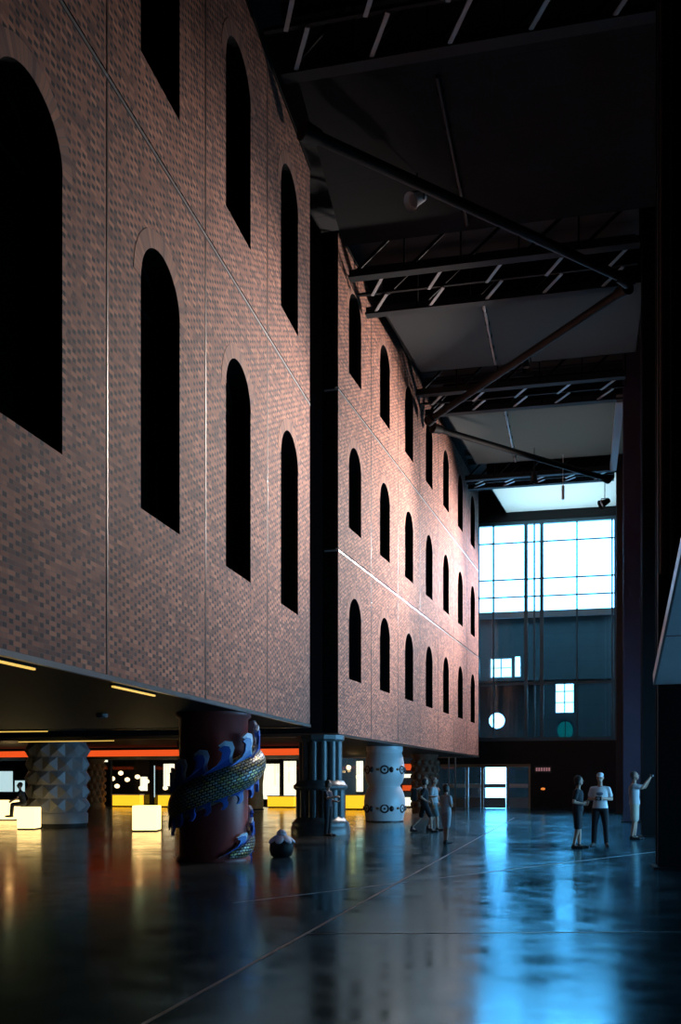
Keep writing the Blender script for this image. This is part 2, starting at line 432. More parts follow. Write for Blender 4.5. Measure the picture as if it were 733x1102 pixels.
# roof deck with a roof-light shaft and two added ones to brighten the ceiling; the lining hangs between the trusses at CEIL
CEIL = 17.0
bays = [(-8.6, 6.4), (8.7, 17.3), (21.3, 28.2), (32.4, 37.6), (41.6, 49.1), (52.0, BACK)]
XR = 1.95
def lining_left(Y): return (-6.05 if Y < 26 else -6.72 + (Y - 28.7) * .0832 + .1)
shafts = bays[3:]
rf = MB(); rf.box(-47, 8, -9, shafts[0][0], ROOF, ROOF + 0.3); rf.box(-47, 8, shafts[0][1], shafts[1][0], ROOF, ROOF + .3); rf.box(-47, 8, shafts[1][1], shafts[2][0], ROOF, ROOF + .3)
up = MB()
for (y0, y1) in shafts:
    a, b = lining_left(y0), lining_left(y1)
    rf.quad([(-47, y0, ROOF), (-47, y1, ROOF), (b, y1, ROOF), (a, y0, ROOF)]); rf.box(XR, 8, y0, y1, ROOF, ROOF + .3)
    c = [(a, y0), (XR, y0), (XR, y1), (b, y1)]
    for k in range(4):
        p, q = c[k], c[(k + 1) % 4]; up.bar((p[0], p[1], (CEIL + ROOF + .4) / 2), (q[0], q[1], (CEIL + ROOF + .4) / 2), .06, ROOF + .4 - CEIL)
struct(rf.build('ceiling', M['roof'])); struct(up.build('trim_1', M['steel']))
for k, (y0, y1) in enumerate(bays):
    a, b = lining_left(y0), lining_left(y1); mb = MB(); n = 4; pts = [(a, y0), (XR, y0), (XR, y1), (b, y1)]
    e = .05
    mb.quad([(p[0], p[1], CEIL) for p in pts[::-1]])
    if k < 3:
        mb.quad([(p[0], p[1], CEIL + e) for p in pts])
        for i in range(4):
            p, q = pts[i], pts[(i + 1) % 4]; mb.quad([(p[0], p[1], CEIL), (q[0], q[1], CEIL), (q[0], q[1], CEIL + e), (p[0], p[1], CEIL + e)])
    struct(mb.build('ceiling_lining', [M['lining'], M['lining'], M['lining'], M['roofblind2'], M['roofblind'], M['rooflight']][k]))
WO = (20.0, 41.0, 0.35, 4.6)      # glazed opening added in the right wall, unseen, to bring side daylight
struct(MB().box(7.2, 7.6, -9, 11, 0, ROOF).box(7.2, 7.6, 11, 19, 1.3, ROOF).box(7.2, 7.6, 11, 19, 0, .3).box(7.2, 7.6, 19, WO[0], 0, ROOF).box(7.2, 7.6, WO[1], 70, 0, ROOF).box(7.2, 7.6, WO[0], WO[1], WO[3], ROOF).box(7.2, 7.6, WO[0], WO[1], 0, WO[2]).build('wall_right', M['stone']))
fo = MB(); fo.box(7.3, 7.5, 11, 19, .3, .38).box(7.3, 7.5, 11, 19, 1.22, 1.3)  # low unseen opening, added to light the gallery from below
w10 = struct(fo.build('window_10', M['steel']), 'low street window under the gallery')
for i in range(4): MB().box(7.39, 7.405, 11 + 2 * i, 13 + 2 * i, .38, 1.22).build('pane', M['glass_thin'], w10)
fo = MB(); fo.box(7.3, 7.5, WO[0], WO[1], WO[2], WO[2] + .1).box(7.3, 7.5, WO[0], WO[1], WO[3] - .1, WO[3])
w9 = struct(fo.build('window_9', M['steel']), 'wide street window in the right wall')
for i in range(9):
    y = WO[0] + (WO[1] - WO[0]) * i / 8
    MB().box(7.3, 7.5, max(WO[0], y - .06), min(WO[1], y + .06), WO[2] + .1, WO[3] - .1).build('mullion', M['steel'], w9)
    if i < 8: MB().box(7.39, 7.405, y + .06, y + (WO[1] - WO[0]) / 8 - .06, WO[2] + .1, WO[3] - .1).build('pane', M['glass_thin'], w9)
struct(MB().box(-47, -46.6, -9, 70, 0, ROOF).build('wall_left', M['panel_dark']))
struct(MB().box(-46.6, 7.2, -9, -8.6, 0, ROOF).build('wall_rear', M['stone']))

# far wall: panels around the openings
def X(px): return onY(px, 841, BACK).x
def Zb(py, px=600): return onY(px, py, BACK).z
wb = MB()
CWL, CWR = X(513), X(664)            # curtain wall left / right edges
wb.box(X(571), 7.2, BACK, BACK + 0.4, 0, Zb(797))                     # dark wall beside the entrance
wb.box(CWR, X(708), BACK, BACK + 0.4, Zb(797), ROOF)
wb.box(X(708), 7.2, BACK, BACK + 0.4, Zb(737), ROOF)
wb.box(X(717.5), 7.2, BACK, BACK + 0.4, Zb(797), Zb(737)); wb.box(X(708), X(717.5), BACK, BACK + 0.4, Zb(797), Zb(772))
wb.box(CWL, CWR, BACK, BACK + 0.4, Zb(558), ROOF + 0.3)
wb.box(X(471), X(571), BACK, BACK + 0.4, Zb(822), Zb(797))             # lintel over the entrance
wb.box(-46.6, CWL, BACK, BACK + 0.4, Zb(797), ROOF)
wb.box(-46.6, X(471), BACK, BACK + 0.4, 3.3, Zb(797))
wb.box(X(452), X(471), BACK, BACK + 0.4, 0, 3.3)
struct(wb.build('wall_back', M['panel_dark']))

# old wall across the light court
CY = 64.0
def XC(px): return onY(px, 841, CY).x
def ZC(py, px=600): return onY(px, py, CY).z
holes = [(XC(597), XC(618.5), ZC(768), ZC(732)), (XC(527), XC(551.5), ZC(728), ZC(706)), (XC(553), XC(561), ZC(728), ZC(704))]
def wall_with_holes(x0, x1, z0, z1, y0, y1, holes):
    mb = MB()
    xs = sorted({x0, x1, *[h[0] for h in holes], *[h[1] for h in holes]})
    zs = sorted({z0, z1, *[h[2] for h in holes], *[h[3] for h in holes]})
    for i in range(len(xs) - 1):
        run = None
        for j in range(len(zs) - 1):
            cx, cz = (xs[i] + xs[i + 1]) / 2, (zs[j] + zs[j + 1]) / 2
            inside = any(h[0] < cx < h[1] and h[2] < cz < h[3] for h in holes)
            if not inside:
                run = (run[0], zs[j + 1]) if run else (zs[j], zs[j + 1])
            if inside or j == len(zs) - 2:
                if run: mb.box(xs[i], xs[i + 1], y0, y1, *run)
                run = None
    return mb
rx, rz_, rr = XC(534.7), ZC(775.5, 535), 0.57
ax, az, ar = XC(608.3), ZC(786), 0.56
sq1 = (rx - rr, rx + rr, rz_ - rr, rz_ + rr); sq2 = (ax - ar, ax + ar, az - ar * 1.2, az + ar * 1.2)
door_h = (XC(522), XC(547), 0.0, 2.75)
cw = wall_with_holes(-14, 9, 0, ZC(657), CY, CY + 0.5, holes + [sq1, sq2, door_h])
def round_fill(mb, cx, cz, a, b, n=40):
    """fills the corners of a rectangular hole so that an ellipse stays open"""
    for y, fl in ((CY, 1), (CY + 0.5, -1)):
        for i in range(n):
            q0, q1 = 2 * PI * i / n, 2 * PI * (i + 1) / n
            def sqp(q):
                c, s_ = math.cos(q), math.sin(q); k = 1 / max(abs(c), abs(s_)); return (cx + a * c * k, y, cz + b * s_ * k)
            def el(q): return (cx + a * math.cos(q), y, cz + b * math.sin(q))
            mb.quad([el(q0), sqp(q0), sqp(q1), el(q1)])
    for i in range(n):
        q0, q1 = 2 * PI * i / n, 2 * PI * (i + 1) / n
        p = lambda q, y: (cx + a * math.cos(q), y, cz + b * math.sin(q))
        mb.quad([p(q0, CY), p(q1, CY), p(q1, CY + 0.5), p(q0, CY + 0.5)])
round_fill(cw, rx, rz_, rr, rr); round_fill(cw, ax, az, ar, ar * 1.2)
cw.box(-14, 9, CY - 0.25, CY, ZC(657) - 0.35, ZC(657))        # cornice
cw.box(-14, X(575), CY - 0.9, CY, ZC(732, 540) - 0.15, ZC(732, 540))   # ledge under the upper window
cw.box(-14, 9, CY - 0.12, CY, ZC(735) + 0.2, ZC(735) + 0.32)
struct(cw.build('wall_court', M['court']))
struct(wall_with_holes(-14.4, -14, 0, 14, BACK + 0.4, CY, []).build('wall_court_left', M['court']))
struct(MB().box(8.0, 8.4, BACK + 0.4, CY + .5, 0, ROOF).build('wall_court_right', M['court']))

def sash(name, h, cols, rows, mat, y=CY + 0.1, t=0.07, label=None):
    x0, x1, z0, z1 = h
    mb = MB()
    mb.box(x0, x1, y, y + 0.1, z0, z0 + t); mb.box(x0, x1, y, y + 0.1, z1 - t, z1)
    mb.box(x0, x0 + t, y, y + 0.1, z0 + t, z1 - t); mb.box(x1 - t, x1, y, y + 0.1, z0 + t, z1 - t)
    o = struct(mb.build(name, mat), label)
    for i in range(1, cols):
        x = x0 + (x1 - x0) * i / cols
        MB().box(x - t / 2, x + t / 2, y + .01, y + 0.09, z0 + t, z1 - t).build('mullion', mat, o)
    for j in range(1, rows):
        z = z0 + (z1 - z0) * j / rows
        MB().box(x0 + t, x1 - t, y + .03, y + 0.07, z - t / 3, z + t / 3).build('glazing_bar', mat, o)
    MB().box(x0 + t, x1 - t, y + 0.045, y + 0.055, z0 + t, z1 - t).build('pane', M['glass_thin'], o)
    return o
sash('window_2', holes[0], 2, 3, M['mullion'], label='tall window of six panes in the old wall')
sash('window_3', holes[1], 2, 2, M['white_frame'], label='bright upper window with white frame')
sash('window_4', holes[2], 1, 1, M['wood_frame'], label='narrow window with wooden frame')
o = struct(MB().torus((rx, CY + 0.1, rz_), rr - 0.03, 0.05, (0, 1, 0), 40).build('window_5', M['mullion']), 'round window')
MB().cone((rx, CY + 0.1, rz_), (rx, CY + 0.115, rz_), rr - 0.04, rr - 0.04, 40).build('pane', M['glass_thin'], o)
mb = MB(); mb.torus((0, 0, 0), ar - 0.03, 0.06, (0, 1, 0), 40)
o = struct(mb.build('window_6', M['mullion'], loc=(ax, CY + 0.1, az)), 'dim oval window'); o.scale = (1, 1, 1.2)
M['teal_glass'] = glass_mat('teal glass', (0.03, 0.13, 0.11))
MB().cone((0, 0, 0), (0, 0.015, 0), ar - 0.04, ar - 0.04, 40).build('pane', M['teal_glass'], o)
MB().box(-0.03, 0.03, -.02, 0.04, -ar + .05, ar - .05).build('glazing_bar', M['mullion'], o)

# window_1: the tall glass curtain wall
zt, zb = Zb(558), Zb(797)
fr = MB()
fr.box(CWL, CWR, BACK + 0.05, BACK + 0.3, zt - 0.2, zt); fr.box(CWL, CWR, BACK + 0.05, BACK + 0.3, zb, zb + 0.2)
fr.box(CWL, CWL + 0.15, BACK + 0.05, BACK + 0.3, zb + .2, zt - .2); fr.box(CWR - 0.15, CWR, BACK + 0.05, BACK + 0.3, zb + .2, zt - .2)
w1 = struct(fr.build('window_1', M['mullion']), 'tall glass curtain wall at the end of the hall')
mx = [531, 566, 575, 583, 621, 659]
for k, px in enumerate(mx):
    w = 0.10 if px in (566, 583) else 0.045
    MB().box(X(px) - w, X(px) + w, BACK, BACK + 0.3, zb + .2, zt - .2).build('mullion', M['mullion'], w1)
for py in (581, 621, 640):
    MB().box(CWL + .15, CWR - .15, BACK + 0.12, BACK + 0.22, Zb(py) - 0.035, Zb(py) + 0.035).build('transom', M['mullion'], w1)
MB().box(CWL + .15, CWR - .15, BACK + 0.06, BACK + 0.26, Zb(663), Zb(656)).build('transom', M['band'], w1)
MB().box(CWL + .15, CWR - .15, BACK + 0.1, BACK + 0.24, Zb(736), Zb(733)).build('transom', M['mullion'], w1)
xs = [CWL + .15] + [X(p) for p in mx] + [CWR - .15]
for i in range(len(xs) - 1):
    if xs[i + 1] - xs[i] > 0.2:
        MB().box(xs[i], xs[i + 1], BACK + 0.165, BACK + 0.177, zb + .2, zt - .2).build('pane', M['glass'], w1)
# hanging catch rail on the ceiling side
# entrance doors
ed = MB(); e0, e1, eh = X(474), X(571), Zb(822)
ed.box(e0, e1, BACK + .05, BACK + .3, eh - .18, eh)
for px in (502.5, 519, 546, 570): ed.box(X(px) - .07, X(px) + .07, BACK + .05, BACK + .3, 0, eh - .18)
dr = struct(ed.build('door_1', M['wood_frame']), 'glazed entrance with pale wooden frames')
for a, b in ((475, 502), (503, 518.5), (519.5, 545.5), (546.5, 569.5)):
    MB().box(X(a) + .07, X(b) - .07, BACK + .16, BACK + .175, 0.02, eh - .18).build('pane', M['glass_thin'], dr)
    MB().box(X(a) + .07, X(b) - .07, BACK + .12, BACK + .2, Zb(848), Zb(843.5)).build('push_rail', M['white_frame'], dr)
    MB().box(X(a) + .07, X(b) - .07, BACK + .1, BACK + .22, 0.02, 0.62).build('kick_panel', M['grey_steel'], dr)
for px in (483, 490):
    p = onY(px, 841, BACK - 1.2)
    tag(MB().cone((p.x, p.y, 0), (p.x, p.y, 3.0), 0.05, 0.05, 16).build('standing_pipe', M['grey_steel']),
        'thin upright pipe beside the entrance, %s' % ('left of its twin' if px == 483 else 'nearer the doors'), 'pipe')
# arched orange window behind the colonnade
x0, x1, z0, z1 = X(708), X(717.5), Zb(772), Zb(737)
aw = MB(); aw.box(x0, x1, BACK + .05, BACK + .2, z0, z0 + .1); aw.box(x0, x0 + .05, BACK + .05, BACK + .2, z0, z1); aw.box(x1 - .05, x1, BACK + .05, BACK + .2, z0, z1)
o = struct(aw.build('window_7', M['steel2']), 'orange lit window behind the colonnade')
MB().box(x0, x1, BACK + .2, BACK + .25, z0, z1).build('pane', M['lit_orange_window'], o)

# exit sign and lamp on the dark wall
p = onY(584.5, 828, BACK - 0.06)
s = tag(empty('wall_sign', (p.x, p.y, p.z)), 'small dark sign plate with pale marks on the dark far wall', 'sign')
MB().bevbox(-.48, .48, 0, .05, -.22, .22, .015).build('plate', M['sign'], s)
for k in range(6): MB().box(-.40 + k * .14, -.31 + k * .14, -.008, 0.004, -.10, .10).build('mark', M['sign_lit'], s)
p = onY(584.5, 849, BACK - 0.06)
s = tag(empty('wall_lamp', (p.x, p.y, p.z)), 'small orange lamp glowing low on the dark far wall', 'lamp')
MB().bevbox(-.18, .18, 0, .05, -.09, .09, .015).build('housing', M['black'], s)
MB().ball((0, 0, 0), .12, 1, .35, .55).build('lens', M['lamp_orange'], s)

# ------------------------------------------------------------------ brick buildings
def arch_pts(cx, w, zs, zt, rise, n=20):
    """outline of the arch from left springing to right"""
    return [(cx - w / 2 * math.cos(PI * i / n), zt - rise + rise * math.sin(PI * i / n)) for i in range(n + 1)]
def panel(mb, x0, x1, z0, z1, cx, w, zs, zt, rise, y0=0.0, y1=0.45):
    a = arch_pts(cx, w, zs, zt, rise)
    l, r = cx - w / 2, cx + w / 2
    zsp = zt - rise
    for y, flip in ((y0, False), (y1, True)):
        def q(*p):
            pts = [(u, y, z) for u, z in p]
            mb.quad(pts[::-1] if flip else pts)
        q((x0, z0), (x1, z0), (x1, zs), (r, zs), (l, zs), (x0, zs))
        q((x0, zs), (l, zs), (l, zsp), (x0, zsp)); q((r, zs), (x1, zs), (x1, zsp), (r, zsp))
        q((x0, zsp), (l, zsp), (l, z1), (x0, z1)); q((r, zsp), (x1, zsp), (x1, z1), (r, z1))
        for i in range(len(a) - 1):
            q(a[i], a[i + 1], (a[i + 1][0], z1), (a[i][0], z1))
    # outer sides; near one blackened to stand for shade
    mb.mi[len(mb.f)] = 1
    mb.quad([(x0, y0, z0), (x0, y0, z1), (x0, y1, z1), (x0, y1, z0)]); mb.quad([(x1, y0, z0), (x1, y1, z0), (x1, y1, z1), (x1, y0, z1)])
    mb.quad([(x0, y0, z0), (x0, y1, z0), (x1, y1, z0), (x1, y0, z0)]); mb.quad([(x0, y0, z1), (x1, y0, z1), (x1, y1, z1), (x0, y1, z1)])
    # reveals, blackened to stand for the shade inside them
    ring = [(l, zs)] + a + [(r, zs)]
    for i in range(len(ring)):
        p, q2 = ring[i], ring[(i + 1) % len(ring)]
        mb.mi[len(mb.f)] = 1
        mb.quad([(p[0], y0, p[1]), (q2[0], y0, q2[1]), (q2[0], y1, q2[1]), (p[0], y1, p[1])])
def arch_ring(cx, w, zt, rise, t=0.26, n=24):
    """soldier course round the arch head, standing 12 mm proud"""
    mb = MB(); a = w / 2; zsp = zt - rise
    v = []; uv = []; f = []; s = 0; last = None
    for i in range(n + 1):
        q = PI * i / n
        p = Vector((cx - a * math.cos(q), zsp + rise * math.sin(q))); o = Vector((cx - (a + t) * math.cos(q), zsp + (rise + t) * math.sin(q)))
        if last is not None: s += (p - last).length
        last = p
        v += [(p.x, -.006, p.y), (o.x, -.006, o.y), (p.x, 0.002, p.y), (o.x, .002, o.y)]
        uv += [(s, 0.005), (s, t - .005), (s, .02), (s, t - .02)]
    for i in range(n):
        b = i * 4
        f += [(b, b + 4, b + 5, b + 1), (b + 1, b + 5, b + 7, b + 3), (b, b + 2, b + 6, b + 4)]
    mb.mesh(v, f, False, uv)
    return mb
def window_part(root, cx, w, zs, zt, rise, y=0.455):
    ring = [(cx - w / 2, zs)] + arch_pts(cx, w, zs, zt, rise) + [(cx + w / 2, zs)]
    c = Vector((cx, (zs + zt) / 2)); mb = MB(); t = 0.09
    inner = []
    for (u, z) in ring:
        inner.append((u + (t if u < cx - 1e-6 else -t if u > cx + 1e-6 else 0) * min(1, abs(u - cx) / (w / 2) * 1.2), max(zs + t, z - (t if z > zt - rise else 0))))
    for i in range(len(ring)):
        a, b = ring[i], ring[(i + 1) % len(ring)]; ia, ib = inner[i], inner[(i + 1) % len(ring)]
        mb.quad([(a[0], y - .09, a[1]), (b[0], y - .09, b[1]), (ib[0], y - .09, ib[1]), (ia[0], y - .09, ia[1])])
        mb.quad([(ia[0], y - .09, ia[1]), (ib[0], y - .09, ib[1]), (ib[0], y, ib[1]), (ia[0], y, ia[1])])
    mb.box(cx - .03, cx + .03, y - .06, y - .01, zs + t, zt - t); mb.box(cx - w / 2 + t, cx + w / 2 - t, y - .06, y - .01, zt - rise - .03, zt - rise + .03)
    wo = mb.build('window', M['frame_dark'], root)
    pm = MB()
    pm.quad([(u, y, z) for u, z in ring]); pm.quad([(u, y + .02, z) for u, z in ring[::-1]])
    for i in range(len(ring)):
        a, b = ring[i], ring[(i + 1) % len(ring)]; pm.quad([(a[0], y, a[1]), (a[0], y + .02, a[1]), (b[0], y + .02, b[1]), (b[0], y, b[1])])
    pm.build('pane', M['pane_dark'], wo)

SOF = 2.9
def building(name, label, A, ang, joints, rows, wins, w, rise, depth, top, jmat):
    """A: world point of local origin; local +x runs along the facade away from the camera, +y into the building"""
    root = tag(empty(name, (A.x, A.y, 0), R(90 - ang)), label, 'building')
    g, gz = 0.036, 0.05
    s0, s1 = joints[0], joints[-1]
    for i in range(len(joints) - 1):
        a, b = joints[i] + g, joints[i + 1] - g
        if i == 0: a = s0
        if i == len(joints) - 2: b = s1
        cx = (joints[i] + joints[i + 1]) / 2 - 0.06
        for j in range(len(rows) - 1):
            z0, z1 = rows[j] + (gz if j else 0.06), rows[j + 1] - (gz if j < len(rows) - 2 else 0)
            zs, zt = wins[j]
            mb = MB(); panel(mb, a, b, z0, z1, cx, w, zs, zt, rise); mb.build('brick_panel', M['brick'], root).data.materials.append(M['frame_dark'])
            arch_ring(cx, w, zt, rise).build('brick_arch', M['arch'], root)
            window_part(root, cx, w, zs, zt, rise)
    for i in range(1, len(joints) - 1):
        MB().box(joints[i] - .04, joints[i] + .014, .08, .44, rows[0] + .06, top).build('joint_strip', M['joint_dark'], root)
        MB().box(joints[i] + .014, joints[i] + .036, .002, .44, rows[0] + .06, top).build('joint_strip', jmat, root)
    for j in range(1, len(rows) - 1):
        MB().box(s0, s1, -.012, .43, rows[j] - .052, rows[j] + .002).build('joint_strip', M['joint_pale'], root)
        MB().box(s0, s1, .1, .43, rows[j] + .002, rows[j] + .052).build('joint_strip', M['joint_dark'], root)
    MB().box(s0, s1, .48, depth, SOF + 0.08, top - .05).build('core_wall', M['panel_dark'], root)  # brick end wall made near black, its shade put into the colour
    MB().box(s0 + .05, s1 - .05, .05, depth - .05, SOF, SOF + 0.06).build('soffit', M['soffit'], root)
    # metal edge round the underside
    MB().box(s0, s1, -.03, .03, SOF - .02, SOF + .05).build('edge_trim', M['trim'], root)
    MB().box(s1 - .03, s1 + .03, .03, depth, SOF - .03, SOF + .08).build('edge_trim', M['trim'], root)
    MB().box(s0 - .03, s0 + .03, .03, depth, SOF - .03, SOF + .08).build('edge_trim', M['trim'], root)
    MB().box(s0 - .02, s1 + .02, -.03, .6, top, top + .06).build('roof_coping', M['joint_dark'], root)
    return root
A1 = Vector((-5.968, 9.475, 0)); ang1 = -2.066
j1 = [-9.2, -5.25, -1.30, 2.66, 6.60, 10.51, 14.39]
B1 = building('brick_building', 'near red brick building on columns, two rows of tall arched windows', A1, ang1, j1, [SOF, 10.85, 16.6],
              [(5.45, 9.46), (11.98, 15.42)], 1.57, 0.70, 22, 16.6, M['joint'])
A2 = at(364, 29.54); E2 = at(515, 55.2)
L2 = (E2 - A2).length; ang2 = math.degrees(math.atan2(E2.x - A2.x, E2.y - A2.y))
j2 = [0, 3.80] + [3.80 + (L2 - 3.80) * i / 6 for i in range(1, 7)]
B2 = building('brick_building', 'far brick building beyond the dark gap, three rows of arched windows', A2, ang2, j2, [SOF, 8.38, 13.12, 17.7],
              [(4.68, 7.24), (9.30, 11.92), (14.03, 16.70)], 1.42, 0.72, 34, 17.7, M['joint'])

def L1(s, y, z):   # local point of building 1 in the world
    c, sn = math.cos(R(90 - ang1)), math.sin(R(90 - ang1)); return Vector((A1.x + s * c - y * sn, A1.y + s * sn + y * c, z))
def L2w(s, y, z):
    c, sn = math.cos(R(90 - ang2)), math.sin(R(90 - ang2)); return Vector((A2.x + s * c - y * sn, A2.y + s * sn + y * c, z))
def fac1_x(Y): return A1.x + (Y - A1.y) * math.tan(R(ang1))
def fac2_x(Y): return A2.x + (Y - A2.y) * math.tan(R(ang2))

# ------------------------------------------------------------------ roof trusses, columns
def truss(Y, Y2, xl, xr, label):
    root = tag(empty('roof_truss', (xl, Y, 16.45)), label, 'truss', 'roof trusses')
    L = xr - xl; H = 1.45; G = Y2 - Y
    for y in (0, G):
        for z in (0, H):
            MB().box(0, L, y - .16, y + .16, z - .03, z + .03).box(0, L, y - .03, y + .03, z - .22 if z else z + .03, z - .03 if z else z + .25).build('chord', M['chord'], root)
        n = 5
        for i in range(n):
            x0, x1 = L * i / n, L * (i + 1) / n
            MB().bar((x0 + .1, y, .1), (x1 - .1, y, H - .1), .05, .09).build('brace', M['steel'], root)
            MB().bar((x1, y, .1), (x1, y, H - .1), .05, .08).build('brace', M['steel'], root)
    n = 5
    for i in range(n):                # flat diagonal struts across the underside, pale on their lower face
        x = .35 + (L - 1.3) * i / (n - 1)
        MB().bar((x + .62, .16, .02), (x + .1, G * .5, .02), .09, .03).build('strut', M['blade'], root)
        MB().bar((x + .55, G * .5, .02), (x, G - .16, .02), .09, .03).build('strut', M['blade'], root)
    MB().box(0, L, G * .5 - .05, G * .5 + .05, .05, .12).build('middle_rail', M['steel'], root)
    return root
CX = 1.55     # left face of the colonnade
cols = [(18.3, 'steel column nearest the camera at the right edge, under the gallery'),
        (29.2, 'black steel column right behind the man taking a photo'),
        (39.7, 'purple grey steel column second behind the man taking a photo'),
        (49.6, 'slim dark steel column furthest back beside the far wall')]
for (Y, Y2, lab) in ((17.9, 20.4, 'nearest roof truss crossing at the top of the view'), (29.0, 31.4, 'second roof truss, over the start of the far brick building'),
                 (38.4, 40.6, 'third roof truss, halfway along the far brick building'), (49.8, 51.3, 'last roof truss before the bright rooflight')):
    xl = (fac1_x(Y) if Y < 24 else fac2_x(Y2)) + .12
    truss(Y, Y2, xl, CX + .05, lab)
def column(Y, lab, x0, w, dpt, mats, h=ROOF, pipes=True):
    root = tag(empty('steel_column', (x0, Y, 0)), lab, 'column', 'colonnade on the right')
    t = 0.05
    MB().box(0, w, 0, t, 0.04, h).build('flange', mats[0], root)              # face toward the camera
    MB().box(0, w, dpt - t, dpt, 0.04, h).build('flange', mats[0], root)
    MB().box(w / 2 - .03, w / 2 + .03, t, dpt - t, .04, h).build('web', mats[1], root)
    MB().box(0.02, .05, t + .02, dpt - t - .02, .04, h).build('side_plate', mats[1], root)
    MB().box(-.08, w + .08, -.08, dpt + .08, 0, .04).build('base_plate', M['steel'], root)
    return root
c0 = column(18.55, cols[0][1], 1.33, 1.1, 0.6, (M['steel'], M['steel']))
MB().cone((0.07, -.08, 5.2), (0.07, -.08, 18.2), .05, .05, 12).build('pipe', M['steel2'], c0)
MB().cone((0.22, -.07, 5.2), (0.22, -.07, 18.2), .035, .035, 12).build('pipe', M['steel2'], c0)
c1 = column(29.1, cols[1][1], 1.66, .42, 0.55, (M['steel'], M['steel']))
c2 = column(39.5, cols[2][1], 1.58, .62, 0.7, (M['purple'], M['steel']))
c3 = column(49.5, cols[3][1], 1.66, .36, 0.6, (M['steel2'], M['steel']))
# slender pipes added to stand for column edges catching the window light
for (px, d, col_) in ((692.5, 28.3, c1), (675.5, 39.3, c2), (664.5, 49.8, c3)):
    p = at(px, d); q = Vector((p.x, p.y - .3, 0)) - col_.location
    mb = MB(); mb.cone((q.x, q.y, 4.4), (q.x, q.y, 16.3), .032, .032, 12)
    for z in (4.6, 8.5, 12.4, 16.1): mb.bar((q.x, q.y, z), (.1, .06, z), .03, .05)
    mb.build('pipe', M['chrome'], col_)
# horizontal tie rods in the roof
def tie(a, b, label, r=.13):
    a, b = Vector(a), Vector(b)
    root = tag(empty('tie_rod', a), label, 'tie rod', 'zigzag roof ties')
    MB().cone((0, 0, 0), b - a, r, r, 14).build('rod', M['steel'], root)
    t = (b - a).normalized()
    for p, q in ((Vector((0, 0, 0)), t), (b - a, -t)):
        MB().cone(p, p + q * .45, r * 1.7, r * 1.3, 14).build('end_collar', M['steel'], root)
    return root
ZT = 16.1
tie((fac1_x(21.5) + .35, 21.6, ZT), (1.35, 30.3, ZT), 'dark diagonal tie rod from near building to second column')
tie((1.35, 30.7, ZT), (fac2_x(40.2) + .35, 40.2, ZT), 'dark diagonal tie rod falling left below the third truss')
tie((fac2_x(41.0) + .35, 41.0, ZT), (1.3, 50.0, ZT), 'dark diagonal tie rod from far building to last column')
# ceiling conduit with short gaps
for (y0, y1, lab) in ((9.5, 16.9, 'thin conduit on the ceiling before the nearest truss'), (21.8, 27.8, 'thin conduit on the ceiling between the first two trusses'),
                      (32.6, 37.3, 'pale thin conduit on the ceiling between second and third truss'), (42.0, 48.9, 'thin conduit on the ceiling behind the third truss')):
    root = tag(empty('ceiling_conduit', (-3.05, y0, CEIL - .06)), lab, 'conduit')
    MB().cone((0, 0, 0), (0, y1 - y0, 0), .045, .045, 10).build('tube', M['blade'] if y0 > 30 else M['steel2'], root)
    for k in range(5):
        yy = (y1 - y0) * (k + .5) / 5
        MB().box(-.07, .07, yy - .04, yy + .04, -.03, .09).build('clip', M['steel'], root)
# edge gutter rails on the rooflight side
tag(MB().box(1.35, 1.65, 40.5, 49.4, 16.3, 16.6).build('roof_beam', M['grey_steel']), 'pale grey long beam under the roof above the last columns', 'beam')

def floodlight(loc, aim, label, drop, body=M['black'], r=.14):
    root = tag(empty('floodlight', loc), label, 'floodlight', 'floodlights hung from the roof')
    d = (Vector(aim) - Vector(loc)).normalized()
    MB().cone((0, 0, 0), (0, 0, drop), .02, .02, 8).build('stem', M['black'], root)
    MB().bar((-.17, 0, -.02), (.17, 0, -.02), .03, .03).bar((-.17, 0, -.02), (-.17, 0, -.25), .03, .03).bar((.17, 0, -.02), (.17, 0, -.25), .03, .03).build('yoke', M['black'], root)
    c = Vector((0, 0, -.22))
    MB().cone(c - d * .25, c + d * .12, r * .65, r, 16).build('housing', body, root)
    MB().cone(c + d * .12, c + d * .26, r * 1.05, r * 1.35, 16, cap=False).build('hood', M['lamp_white'] if body is M['lamp_white'] else M['black'], root)
    MB().cone(c + d * .121, c + d * .13, r * .9, r * .9, 16).build('lens', M['grey_steel'], root)
    return root
# (pixel, depth) -> world for the hanging lamps
def hang(px, py, d): 
    p = at(px, d); p.z = EYE + (841 - py) * d / FPX; return p
p = hang(449, 205, 25.5); floodlight(p, p + Vector((-1, -1.2, -1.0)), 'pale floodlight hanging from the dark ceiling between the nearest two trusses', CEIL - p.z, M['lamp_white'], .17)
p = hang(566, 385, 36.5); floodlight(p, p + Vector((0.1, -.3, -1)), 'black floodlight hanging below the ceiling, in front of third truss', CEIL - p.z)
p = hang(575, 508, 46.5); floodlight(p, p + Vector((0, 0, -1)), 'black cylinder lamp hanging from the last diagonal tie rod', 1.2)
p = hang(651, 536, 49.0); floodlight(p, p + Vector((-1, -.4, -.6)), 'black floodlight beside the top of the last column', 1.0, r=.18)
p = hang(606, 525, 47.5)
tag(MB().cone((p.x, p.y, p.z - .55), (p.x, p.y, p.z + .1), .07, .07, 12).cone((p.x, p.y, p.z + .1), (p.x, p.y, CEIL), .012, .012, 6).build('pendant_tube', M['lamp_white']),
    'short white tube lamp hanging near the bright rooflight', 'lamp')

